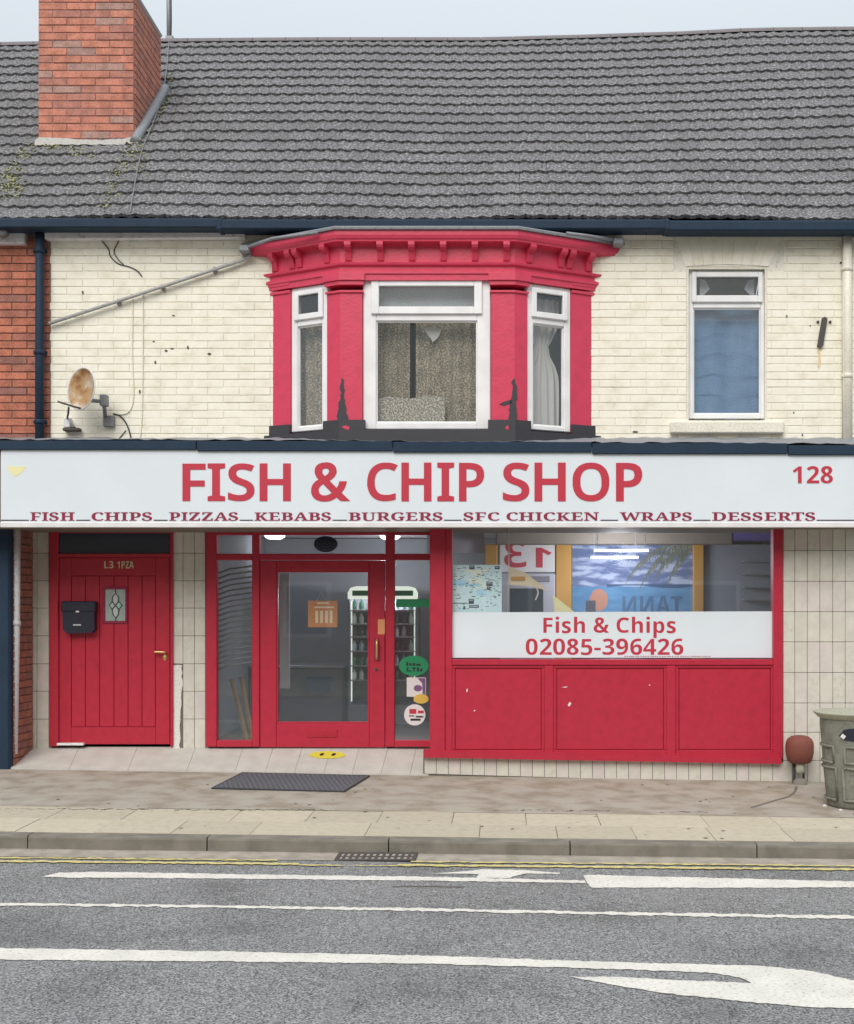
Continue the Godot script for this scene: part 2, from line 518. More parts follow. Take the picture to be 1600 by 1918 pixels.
# t maps the wall's own frame (x along, y up, z out of the face) to the world
func brickwork(parent: Node, t: Transform3D, x0: float, x1: float, y0: float, y1: float, course: float, length: float, jh: float, jv: float, depth: float, ch: float, holes: Array, mats: Array, budget: int, view: Rect2, jag := 0.0, rough := 0.002) -> int:
	var list := []
	var rows := int(ceil((y1 - y0) / course))
	for r in rows:
		var a := y0 + r * course + jh * 0.5
		var b := minf(y0 + (r + 1) * course - jh * 0.5, y1)
		if b - a < 0.012:
			continue
		var left := x0 + (rng.randf_range(-jag, jag) if jag > 0.0 else 0.0)
		var spans := [[left, x1]]
		for hole: Rect2 in holes:
			if a < hole.end.y - 0.004 and b > hole.position.y + 0.004:
				var next := []
				for sp in spans:
					if hole.end.x <= sp[0] or hole.position.x >= sp[1]:
						next.append(sp)
						continue
					if hole.position.x - sp[0] > 0.02:
						next.append([sp[0], hole.position.x])
					if sp[1] - hole.end.x > 0.02:
						next.append([hole.end.x, sp[1]])
				spans = next
		for sp in spans:
			var k := int(floor((sp[0] - x0) / length)) - 1
			while true:
				var o := x0 + (k + (0.5 if r % 2 else 0.0)) * length
				k += 1
				if o > sp[1] - 0.015:
					break
				var u0 := maxf(o + jv * 0.5, sp[0])
				var u1 := minf(o + length - jv * 0.5, sp[1])
				if u1 - u0 < 0.025:
					continue
				var c := Vector3((u0 + u1) * 0.5, (a + b) * 0.5, -depth * 0.5 + rng.randf_range(-rough, rough))
				list.append([c, u1 - u0 + (rng.randf_range(-0.003, 0.003) if jag > 0.0 else 0.0), b - a + (rng.randf_range(-0.002, 0.0065) if jag > 0.0 else 0.0), (u1 - u0) * (b - a) * (1.0 if view.has_point(Vector2(c.x, c.y)) else 0.01)])
	var order := list.duplicate()
	order.sort_custom(func(p, q): return p[3] > q[3])
	var rest := surf()
	var left_over := 0
	for i in order.size():
		var q = order[i]
		var tilt := Transform3D(Basis(Vector3(0, 0, 1), rng.randf_range(-0.006, 0.006)), q[0])
		if i < budget:
			var m: Material = mats[rng.randi() % mats.size()]
			var o := MeshInstance3D.new()
			o.mesh = brick_mesh(q[1], q[2], depth, ch)
			o.material_override = m
			var w: Transform3D = t * tilt
			place(o, "brick", parent)
			o.transform = Transform3D(w.basis, w.origin - origin_of(parent))
		else:
			left_over += 1
			cbox(rest, -Vector3(q[1], q[2], depth) * 0.5, Vector3(q[1], q[2], depth) * 0.5, ch, t * tilt)
	if left_over > 0:
		var o := obj("further_bricks", rest, mats[0], parent)
		o.set_meta("kind", "stuff")
	return order.size()

# ---------- the roof surface ----------
const EAVEZ := 0.15
const RIDGEZ := -4.0
func ridge_y(x: float) -> float:
	var px := CX + x * F / (CAMZ - RIDGEZ)
	var keys := [[-400.0, 92.0], [0.0, 86.0], [300.0, 79.0], [600.0, 77.0], [900.0, 77.0], [1060.0, 73.0], [1250.0, 67.0], [1420.0, 59.0], [1600.0, 57.0], [2000.0, 57.0]]
	var py := 92.0
	for i in keys.size() - 1:
		if px >= keys[i][0] and px <= keys[i + 1][0]:
			var k: float = (px - keys[i][0]) / (keys[i + 1][0] - keys[i][0])
			py = lerpf(keys[i][1], keys[i + 1][1], smoothstep(0.0, 1.0, k) * 0.4 + k * 0.6)
	if px > 2000.0:
		py = 57.0
	return Y(py, RIDGEZ)

func eave_y(x: float) -> float:
	return Y(413.0, EAVEZ) + 0.012 * sin(x * 1.3) + 0.01 * sin(x * 3.1 + 1.0)

func roof_at(x: float, v: float) -> Vector3:
	var sag := -0.05 * sin(v * PI) * (0.6 + 0.4 * sin(x * 0.9 + 0.5))
	return Vector3(x, lerpf(eave_y(x), ridge_y(x), v) + sag, lerpf(EAVEZ, RIDGEZ, v))

# ---------- bay outline ----------
const BA := Vector2(-2.405, 0.0)
const BZ := 0.40
const BB := Vector2(-1.675, BZ)
const BC := Vector2(0.07, BZ)
const BD := Vector2(0.845, 0.0)

func bay_pts(e: float) -> Array:
	var dl := (BB - BA).normalized()
	var nl := Vector2(-dl.y, dl.x)
	var dr := (BD - BC).normalized()
	var nr := Vector2(-dr.y, dr.x)
	if nr.x < 0:
		nr = -nr
	var a := BA + nl * e
	var pa := a + dl * ((0.0 - a.y) / dl.y)
	var pb := a + dl * ((BB.y + e - a.y) / dl.y)
	var d := BD + nr * e
	var pd := d + dr * ((0.0 - d.y) / dr.y)
	var pc := d + dr * ((BB.y + e - d.y) / dr.y)
	return [pa, pb, pc, pd]

# profile of (projection, height) from bottom to top, run round the bay
func bay_sweep(s: SurfaceTool, prof: Array) -> void:
	for i in prof.size() - 1:
		var a: Vector2 = prof[i]
		var b: Vector2 = prof[i + 1]
		var p := bay_pts(a.x)
		var q := bay_pts(b.x)
		for k in 3:
			var d: Vector2 = (p[k + 1] - p[k]).normalized()
			var n := Vector3(-d.y, 0, d.x)
			if n.z < 0:
				n = -n
			quad(s, Vector3(p[k].x, a.y, p[k].y), Vector3(p[k + 1].x, a.y, p[k + 1].y), Vector3(q[k + 1].x, b.y, q[k + 1].y), Vector3(q[k].x, b.y, q[k].y), n * (b.y - a.y) - Vector3.UP * (b.x - a.x) + n * 1e-5)

func vprism(s: SurfaceTool, poly: Array, y0: float, y1: float) -> void:
	var pk := PackedVector2Array()
	for q in poly:
		pk.append(q)
	prism(s, pk, y0, y1, Transform3D(Basis(Vector3(1, 0, 0), Vector3(0, 0, 1), Vector3(0, 1, 0)), Vector3.ZERO))

# a casement window in its own frame: x right, y up, z out. low and top are [y0, y1] of the two panes
func window(parent: Node, t: Transform3D, w: float, h: float, jamb: float, low: Array, top: Array, sash: float, prefix := "") -> void:
	var f := surf()
	var d := 0.07
	cbox(f, Vector3(0, 0, -d), Vector3(jamb, h, 0), 0.008, t)
	cbox(f, Vector3(w - jamb, 0, -d), Vector3(w, h, 0), 0.008, t)
	cbox(f, Vector3(jamb, 0, -d), Vector3(w - jamb, low[0], -0.001), 0.008, t)
	cbox(f, Vector3(jamb, low[1], -d), Vector3(w - jamb, top[0] - sash * 0.6, -0.001), 0.008, t)
	cbox(f, Vector3(jamb, top[1] + sash * 0.5, -d), Vector3(w - jamb, h, -0.001), 0.006, t)
	obj("window_frame", f, M.upvc, parent)
	var g := surf()
	for y in [[low[0], low[0] + 0.012], [low[1] - 0.012, low[1]]]:
		cbox(g, Vector3(jamb, y[0], -0.05), Vector3(w - jamb, y[1], -0.02), 0.003, t)
	for x in [[jamb, jamb + 0.012], [w - jamb - 0.012, w - jamb]]:
		cbox(g, Vector3(x[0], low[0] + 0.012, -0.05), Vector3(x[1], low[1] - 0.012, -0.02), 0.003, t)
	obj("glazing_bead", g, M.upvc, parent)
	var o := surf()
	var x0 := jamb * 0.62
	var x1 := w - jamb * 0.62
	var y0: float = top[0] - sash
	var y1: float = top[1] + sash * 0.8
	var gx0 := jamb + 0.03
	var gx1 := w - jamb - 0.03
	cbox(o, Vector3(x0, y0, 0.001), Vector3(gx0, y1, 0.028), 0.007, t)
	cbox(o, Vector3(gx1, y0, 0.001), Vector3(x1, y1, 0.028), 0.007, t)
	cbox(o, Vector3(gx0, y0, 0.001), Vector3(gx1, top[0], 0.027), 0.007, t)
	cbox(o, Vector3(gx0, top[1], 0.001), Vector3(gx1, y1, 0.027), 0.007, t)
	obj("opening_light", o, M.upvc, parent)
	for q in [[jamb + 0.01, low[0] + 0.01, w - jamb - 0.01, low[1] - 0.01, -0.034], [gx0 - 0.002, top[0] - 0.004, gx1 + 0.002, top[1] + 0.004, 0.004]]:
		var p := surf()
		cbox(p, Vector3(q[0], q[1], q[4] - 0.012), Vector3(q[2], q[3], q[4]), 0.0, t)
		obj("pane", p, M.glass, parent)

# hanging cloth in its own frame
func drape(t: Transform3D, x0: float, x1: float, y0: float, y1: float, folds: float, amp: float, pinch := 0.0, pinch_at := 0.6) -> SurfaceTool:
	var s := surf(true)
	var nx := 40
	var ny := 14
	var grid := []
	for j in ny + 1:
		var row := []
		var v := float(j) / ny
		var k := 1.0 - pinch * exp(-pow((v - pinch_at) / 0.12, 2.0))
		for i in nx + 1:
			var u := float(i) / nx
			var x := lerpf(x0, x1, 0.5 + (u - 0.5) * k)
			row.append(t * Vector3(x, lerpf(y0, y1, v), amp * sin(u * folds * TAU + 0.6 * sin(v * 3.0)) + amp * 0.4 * sin(u * folds * 2.7 * TAU + v)))
		grid.append(row)
	for j in ny:
		for i in nx:
			quad(s, grid[j][i], grid[j][i + 1], grid[j + 1][i + 1], grid[j + 1][i], t.basis.z)
	return s

# flat patch with an uneven outline, on a face that looks along +z
func patch(pts: Array, z0: float, z1: float, jitter := 1.0, step := 6.0) -> SurfaceTool:
	var poly := PackedVector2Array()
	for i in pts.size():
		var a := Vector2(pts[i][0], pts[i][1])
		var b := Vector2(pts[(i + 1) % pts.size()][0], pts[(i + 1) % pts.size()][1])
		var n := maxi(1, int(a.distance_to(b) / step))
		for k in n:
			var q := a.lerp(b, float(k) / n)
			if k > 0:
				q += Vector2(rng.randf_range(-jitter, jitter), rng.randf_range(-jitter, jitter))
			poly.append(Vector2(X(q.x, z1), Y(q.y, z1)))
	var s := surf()
	prism(s, poly, z0, z1)
	return s

# painted marking on the road from pixel outline
func marking(parent: Node, called: String, pts: Array, m: Material, jitter := 0.0, lift := 0.004) -> void:
	var poly := PackedVector2Array()
	for i in pts.size():
		var a := Vector2(pts[i][0], pts[i][1])
		var b := Vector2(pts[(i + 1) % pts.size()][0], pts[(i + 1) % pts.size()][1])
		var n := maxi(1, int(a.distance_to(b) / 9.0))
		for k in n:
			var q := a.lerp(b, float(k) / n)
			if k > 0:
				q.y += rng.randf_range(-jitter, jitter)
			var w := on_road(q.x, q.y)
			poly.append(Vector2(w.x, w.z))
	var idx := Geometry2D.triangulate_polygon(poly)
	var s := surf()
	for k in range(0, idx.size(), 3):
		var v := []
		for j in 3:
			var q := poly[idx[k + j]]
			v.append(Vector3(q.x, road_y(q.x) + lift, q.y))
		tri(s, v[0], v[1], v[2], Vector3.UP)
	if idx.is_empty():
		push_warning("marking did not triangulate: " + called)
		return
	obj(called, s, m, parent)

func _ready() -> void:
	rng.seed = 128
	make_camera_and_light()
	make_materials()
	make_ground()
	make_shop_building()
	make_neighbours()
	make_shop_inside()
	make_fixtures()
	make_street_things()

func make_camera_and_light() -> void:
	var cam := Camera3D.new()
	cam.name = "camera"
	cam.projection = Camera3D.PROJECTION_FRUSTUM
	cam.near = 0.1
	cam.far = 400.0
	cam.size = 0.1 * 1918.0 / F
	cam.frustum_offset = Vector2(800.0 - CX, CY - 959.0) / F * 0.1
	cam.position = Vector3(0, EYE, CAMZ)
	add_child(cam)
	cam.current = true
	var sky := ProceduralSkyMaterial.new()
	sky.sky_top_color = lin(0.69, 0.75, 0.81)
	sky.sky_horizon_color = lin(0.235, 0.26, 0.28)
	sky.sky_curve = 0.6
	sky.sky_energy_multiplier = 1.0
	sky.ground_bottom_color = lin(0.12, 0.12, 0.12)
	sky.ground_horizon_color = lin(0.30, 0.32, 0.34)
	sky.sun_angle_max = 1.0
	var env := Environment.new()
	env.background_mode = Environment.BG_SKY
	env.sky = Sky.new()
	env.sky.sky_material = sky
	env.background_energy_multiplier = 1.06
	env.tonemap_mode = Environment.TONE_MAPPER_LINEAR
	env.tonemap_exposure = 1.63
	env.sdfgi_enabled = true
	env.ssao_enabled = true
	env.ssil_enabled = true
	var we := WorldEnvironment.new()
	we.name = "environment"
	we.environment = env
	add_child(we)
	var sun := DirectionalLight3D.new()
	sun.name = "sun"
	sun.light_energy = 0.5
	sun.light_angular_distance = 42.0
	sun.light_color = Color(1.0, 0.985, 0.965)
	sun.shadow_enabled = true
	sun.rotation_degrees = Vector3(-43, -14, 0)
	add_child(sun)

# ---------- ground, pavement, road ----------
func make_ground() -> void:
	var s := surf()
	quad(s, Vector3(-150, -0.7, -150), Vector3(150, -0.7, -150), Vector3(150, -0.7, 150), Vector3(-150, -0.7, 150), Vector3.UP)
	structure(obj("ground", s, M.soil))
	# carriageway
	var road_z := 11.6
	s = surf()
	for i in 60:
		var x0 := -30.0 + i
		quad(s, Vector3(x0, road_y(x0), KERBZ - 0.02), Vector3(x0 + 1, road_y(x0 + 1), KERBZ - 0.02), Vector3(x0 + 1, road_y(x0 + 1), road_z), Vector3(x0, road_y(x0), road_z), Vector3.UP)
	var road: MeshInstance3D = obj("road", s, M.asphalt)
	structure(road)
	# white markings
	marking(road, "lane_line", [[78, 1643], [112, 1635], [200, 1634], [480, 1639], [800, 1643], [1096, 1650], [1098, 1655], [800, 1650.5], [480, 1647], [140, 1645]], M.road_white, 0.7)
	marking(road, "turn_arrow", [[808, 1637], [870, 1633], [905, 1629], [985, 1631], [1050, 1636], [1048, 1638], [985, 1637], [960, 1643], [955, 1645.5], [893, 1645], [897, 1638], [860, 1637.5]], M.road_white, 0.4)
	marking(road, "lane_block", [[1093, 1641], [1102, 1639.5], [1250, 1643], [1600, 1652], [1700, 1655], [2300, 1668], [2300, 1677], [1700, 1665], [1600, 1663], [1350, 1664], [1108, 1663.5], [1100, 1655]], M.road_white, 0.6)
	marking(road, "thin_line", [[-700, 1680], [-60, 1692], [250, 1694.5], [800, 1702.5], [1200, 1710], [1660, 1717], [2300, 1727], [2300, 1733], [1660, 1723], [1200, 1715.5], [800, 1707.5], [250, 1699], [-60, 1697], [-700, 1685]], M.road_white, 1.3)
	marking(road, "lane_arrow", [[-700, 1765], [-60, 1776], [400, 1783], [800, 1791], [1200, 1805], [1420, 1810], [1520, 1820], [1600, 1838], [1660, 1860], [1715, 1893], [1690, 1897], [1600, 1890], [1520, 1888], [1400, 1878], [1250, 1862], [1160, 1848], [1066, 1831], [1150, 1831], [1300, 1838], [1408, 1842.5], [1385, 1832], [1340, 1824], [1200, 1818], [1000, 1812], [800, 1806.5], [400, 1802], [-60, 1798.5], [-700, 1787]], M.road_white, 0.9)
	marking(road, "crack", [[733, 1660.5], [790, 1659.6], [872, 1661], [870, 1662.4], [800, 1661.4], [738, 1662]], M.joint, 0.5)
	marking(road, "crack", [[1060, 1886], [1120, 1884], [1178, 1887], [1120, 1886.2]], M.joint, 0.6)
	# concrete channel and double yellow lines along the kerb
	var zc := KERBZ + 0.30
	s = surf()
	for i in 60:
		var x0 := -30.0 + i
		quad(s, Vector3(x0, road_y(x0) + 0.004, KERBZ), Vector3(x0 + 1, road_y(x0 + 1) + 0.004, KERBZ), Vector3(x0 + 1, road_y(x0 + 1) + 0.004, zc), Vector3(x0, road_y(x0) + 0.004, zc), Vector3.UP)
	obj("channel", s, M.channel, road)
	for seg in [[-700, 520, 0], [770, 2300, 0], [-700, 560, 1], [560, 770, 2], [745, 2300, 1]]:
		var a: float = seg[0]
		var b: float = seg[1]
		var o: float = [0.0, 6.0, 8.5][seg[2]]
		var y0 := 1607.0 + o + a * 0.0098
		var y1 := 1607.0 + o + b * 0.0098
		var th: float = [2.0, 3.2, 1.6][seg[2]]
		marking(road, "yellow_line", [[a, y0], [b, y1], [b, y1 + th], [a, y0 + th]], M.road_yellow, 0.9, 0.008)
	# kerb stones
	var k := part("kerb", self)
	structure(k)
	var joints := [-640.0, -290.0, 52.0, 388.0, 728.0, 1068.0, 1418.0, 1765.0, 2110.0]
	for i in joints.size() - 1:
		var xa := X(joints[i], KERBZ) + 0.005
		var xb := X(joints[i + 1], KERBZ) - 0.005
		s = surf()
		kerb_stone(s, xa, xb, rng.randf_range(-0.003, 0.003))
		obj("kerb_stone", s, M.kerb, k)
	for side in [[-30.0, X(-640, KERBZ)], [X(2110, KERBZ), 30.0]]:
		s = surf()
		kerb_stone(s, side[0], side[1], 0.0)
		obj("kerb_stone", s, M.kerb, k)
	# paved strip and forecourt
	var sz := 2.12
	var p := part("pavement", self)
	structure(p)
	s = surf()
	for i in 60:
		var x0 := -30.0 + i
		for q in [[-0.1, sz], [sz, KERBZ - 0.14]]:
			var d: float = 0.0 if q[0] < 1.0 else 0.018
			quad(s, Vector3(x0, pave_y(x0, q[0]) - d, q[0]), Vector3(x0 + 1, pave_y(x0 + 1, q[0]) - d, q[0]), Vector3(x0 + 1, pave_y(x0 + 1, q[1]) - d, q[1]), Vector3(x0, pave_y(x0, q[1]) - d, q[1]), Vector3.UP)
	obj("forecourt", s, M.forecourt, p)
	for row in 2:
		var za := sz + 0.004 + row * 0.54
		var zb := sz + 0.536 + row * 0.54
		var x := -9.0 + row * 0.3
		while x < 9.0:
			var w: float = [0.62, 0.9, 0.62, 0.6][rng.randi() % 4]
			var s2 := surf()
			slab(s2, x + 0.002, x + w - 0.002, za, zb, rng.randf_range(-0.002, 0.003))
			obj("paving_slab", s2, M["slab%d" % (rng.randi() % 3)], p)
			x += w
	# grit that has gathered along the joint of forecourt and slabs, and trodden spots
	for q in [[-20, 300, 1516.0], [330, 640, 1517.0], [925, 1005, 1518.0], [1010, 1150, 1518.5], [1240, 1330, 1521.0]]:
		s = surf()
		var n := int((q[1] - q[0]) / 7.0)
		for i in n:
			var c := on_pave(lerpf(q[0], q[1], float(i) / n) + rng.randf_range(-3, 3), q[2] + rng.randf_range(-1.2, 1.2))
			var r := rng.randf_range(0.008, 0.03)
			blob(s, c + Vector3(0, 0.003, 0), r, 0.5)
		var o := obj("grit_line", s, M.joint, p)
		o.set_meta("kind", "stuff")
	s = surf()
	var s3 := surf()
	for i in 110:
		var c := Vector3(rng.randf_range(-5.2, 4.2), 0, rng.randf_range(0.15, 3.15))
		c.y = pave_y(c.x, c.z) + 0.004
		blob(s if i % 3 else s3, c, rng.randf_range(0.008, 0.02), 1.0)
	var gum := obj("gum_spots", s, M.joint, p)
	gum.set_meta("kind", "stuff")
	gum = obj("pale_spots", s3, M.slab2, p)
	gum.set_meta("kind", "stuff")
	# far pavement where the photographer stands
	s = surf()
	cbox(s, Vector3(-30, -0.5, road_z), Vector3(30, -0.06, 17.0), 0.02)
	structure(obj("far_pavement", s, M.slab1))

func blob(s: SurfaceTool, c: Vector3, r: float, k: float) -> void:
	var ring := []
	for i in 7:
		var rr := r * rng.randf_range(0.7, 1.2)
		ring.append(c + Vector3(cos(TAU * i / 7.0) * rr, 0, sin(TAU * i / 7.0) * rr * k))
	for i in range(1, 6):
		tri(s, ring[0], ring[i], ring[i + 1], Vector3.UP)

func kerb_stone(s: SurfaceTool, xa: float, xb: float, dz: float) -> void:
	var prof := [Vector2(KERBZ - 0.14, -0.25), Vector2(KERBZ - 0.14, 0.0), Vector2(KERBZ - 0.025, 0.001), Vector2(KERBZ - 0.007, -0.006), Vector2(KERBZ, -0.022), Vector2(KERBZ + 0.008, -0.25)]
	for i in prof.size():
		var a: Vector2 = prof[i]
		var b: Vector2 = prof[(i + 1) % prof.size()]
		var n := Vector3(0, (b.x - a.x), -(b.y - a.y))
		quad(s, Vector3(xa, kerb_y(xa) + a.y, a.x + dz), Vector3(xb, kerb_y(xb) + a.y, a.x + dz), Vector3(xb, kerb_y(xb) + b.y, b.x + dz), Vector3(xa, kerb_y(xa) + b.y, b.x + dz), n)
	for x in [xa, xb]:
		for i in range(1, prof.size() - 1):
			tri(s, Vector3(x, kerb_y(x) + prof[0].y, prof[0].x + dz), Vector3(x, kerb_y(x) + prof[i].y, prof[i].x + dz), Vector3(x, kerb_y(x) + prof[i + 1].y, prof[i + 1].x + dz), Vector3(signf(x - (xa + xb) * 0.5), 0, 0))

func slab(s: SurfaceTool, xa: float, xb: float, za: float, zb: float, dy: float) -> void:
	var c := 0.003
	var top := [Vector3(xa + c, 0, za + c), Vector3(xb - c, 0, za + c), Vector3(xb - c, 0, zb - c), Vector3(xa + c, 0, zb - c)]
	var rim := [Vector3(xa, -c, za), Vector3(xb, -c, za), Vector3(xb, -c, zb), Vector3(xa, -c, zb)]
	var low := [Vector3(xa, -0.04, za), Vector3(xb, -0.04, za), Vector3(xb, -0.04, zb), Vector3(xa, -0.04, zb)]
	for q in [top, rim, low]:
		for i in 4:
			q[i].y += pave_y(q[i].x, q[i].z) + dy
	quad(s, top[0], top[1], top[2], top[3], Vector3.UP)
	var ctr := Vector3((xa + xb) * 0.5, 0, (za + zb) * 0.5)
	for i in 4:
		var j := (i + 1) % 4
		var o: Vector3 = (rim[i] + rim[j]) * 0.5 - ctr
		o.y = 0.0
		quad(s, top[i], top[j], rim[j], rim[i], o + Vector3.UP * 0.3)
		quad(s, rim[i], rim[j], low[j], low[i], o)

const ZD := -0.6        # plane of the recessed doors
const ZS := 0.47        # face of the shop sign

func make_shop_building() -> void:
	var b := thing("terraced_shop", "cream painted brick terraced shop with red bay window and grey tiled roof", "shop building", Vector3(-0.6, 0, 0))
	var s := surf()
	# --- shell: back, sides, floor, ceiling between storeys
	cbox(s, Vector3(-5.28, -0.3, -8.3), Vector3(3.95, 5.7, -8.1))
	obj("back_wall", s, M.house_brick, b)
	for x in [-5.28, 3.75]:
		s = surf()
		cbox(s, Vector3(x, -0.3, -8.1), Vector3(x + 0.2, 5.65, -0.62 if x < 0 else -0.26))
		obj("side_wall", s, M.room, b)
	s = surf()
	cbox(s, Vector3(-5.05, 2.72, -8.1), Vector3(3.72, 2.95, -0.26))
	obj("upper_floor", s, M.ceiling, b)
	s = surf()
	cbox(s, Vector3(X(-40), 2.56, ZD - 0.1), Vector3(X(1650), Y(850), 0.0), 0.0)
	cbox(s, Vector3(X(-40), Y(986, ZS), 0.0), Vector3(X(1640, ZS), Y(846, ZS), ZS - 0.032), 0.0)
	obj("shopfront_beam", s, M.bulkhead, b)
	make_upper_wall(b)
	make_roof(b)
	make_bay(b)
	make_upper_window(b)
	make_piers(b)
	make_shop_window(b)
	make_lobby(b)
	make_house_door(b)

func make_upper_wall(b: Node) -> void:
	var w := part("front_wall", b)
	var s := surf()
	var yb := Y(850)
	var yt := 5.72
	var zf := -0.007
	var zb := -0.25
	var wx0 := X(1286)
	var wx1 := X(1437)
	for q in [[X(95), yb, BA.x + 0.16, yt], [BD.x - 0.16, yb, wx0, yt], [wx1, yb, X(1660), yt]]:
		cbox(s, Vector3(q[0], q[1], zb), Vector3(q[2], q[3], zf))
	cbox(s, Vector3(wx0, yb, zb), Vector3(wx1, Y(787), zf))
	cbox(s, Vector3(wx0, Y(499), zb), Vector3(wx1, yt, zf))
	cbox(s, Vector3(BA.x + 0.16, Y(455), zb), Vector3(BD.x - 0.16, yt, zf))
	obj("painted_bed", s, M.cream_bed, w)
	var holes := [
		Rect2(BA.x + 0.02, yb - 1, BD.x - BA.x - 0.04, Y(447) - yb + 1),
		Rect2(wx0, Y(790), wx1 - wx0, Y(497) - Y(790)),
		Rect2(X(1262), Y(497), X(1468) - X(1262), Y(436) - Y(497)),
	]
	var view := Rect2(X(0), Y(828), X(1600) - X(0), Y(446) - Y(828))
	brickwork(w, Transform3D.IDENTITY, X(96), X(1660), Y(856), Y(440), 0.0805, 0.326, 0.008, 0.003, 0.03, 0.004, holes, [M.cream], 300, view, 0.022, 0.0022)
	# splayed flat arch over the small window
	var n := 9
	for i in n:
		var a0 := lerpf(1284, 1440, float(i) / n)
		var a1 := lerpf(1284, 1440, float(i + 1) / n)
		var c0 := lerpf(1264, 1468, float(i) / n)
		var c1 := lerpf(1264, 1468, float(i + 1) / n)
		var g := 0.25
		var rise0 := 4.0 * (1.0 - pow((a0 - 1362.0) / 78.0, 2.0))
		var rise1 := 4.0 * (1.0 - pow((a1 - 1362.0) / 78.0, 2.0))
		var ss := surf()
		prism(ss, PackedVector2Array([Vector2(X(a0 + g), Y(499 - rise0)), Vector2(X(a1 - g), Y(499 - rise1)), Vector2(X(c1 - g), Y(436)), Vector2(X(c0 + g), Y(436))]), -0.03, 0.0015 * (i % 3))
		obj("arch_brick", ss, M.cream, w)
	# chips where the paint has come off and small holes
	for q in [[392, 663, 5, 3], [288, 640, 3, 2], [311, 657, 4, 3], [322, 653, 4, 2], [352, 651, 2.5, 5], [262, 734, 2.5, 6], [291, 679, 2.5, 5], [208, 1, 0, 0], [1474, 592, 2, 3.5], [1374, 0, 0, 0], [1487, 773, 2, 3], [1503, 815, 2, 3], [325, 591, 4, 1.6], [155, 548, 2.5, 5], [1190, 809, 8, 2.5], [1380, 793, 2.5, 2], [1518, 610, 1.8, 1.8], [1575, 492, 3, 2.5]]:
		if q[2] > 0:
			var x: float = q[0]
			var y: float = q[1]
			var rx: float = q[2] * 0.75
			var ry: float = q[3] * 0.75
			var p := patch([[x - rx, y], [x - rx * 0.4, y - ry], [x + rx * 0.7, y - ry * 0.8], [x + rx, y + ry * 0.3], [x, y + ry]], -0.02, 0.0035, 0.5, 3.0)
			obj("paint_chip", p, M.iron, w)
	# rust run under the iron bar
	obj("rust_stain", patch([[1531, 655], [1537, 653], [1538, 676], [1535, 690], [1532, 683], [1533, 668]], -0.02, 0.0032, 0.8, 4.0), mat("rust_run", Color(0.78, 0.62, 0.38), 0.8, {"tex": "wear", "ts": 3.0}), w)

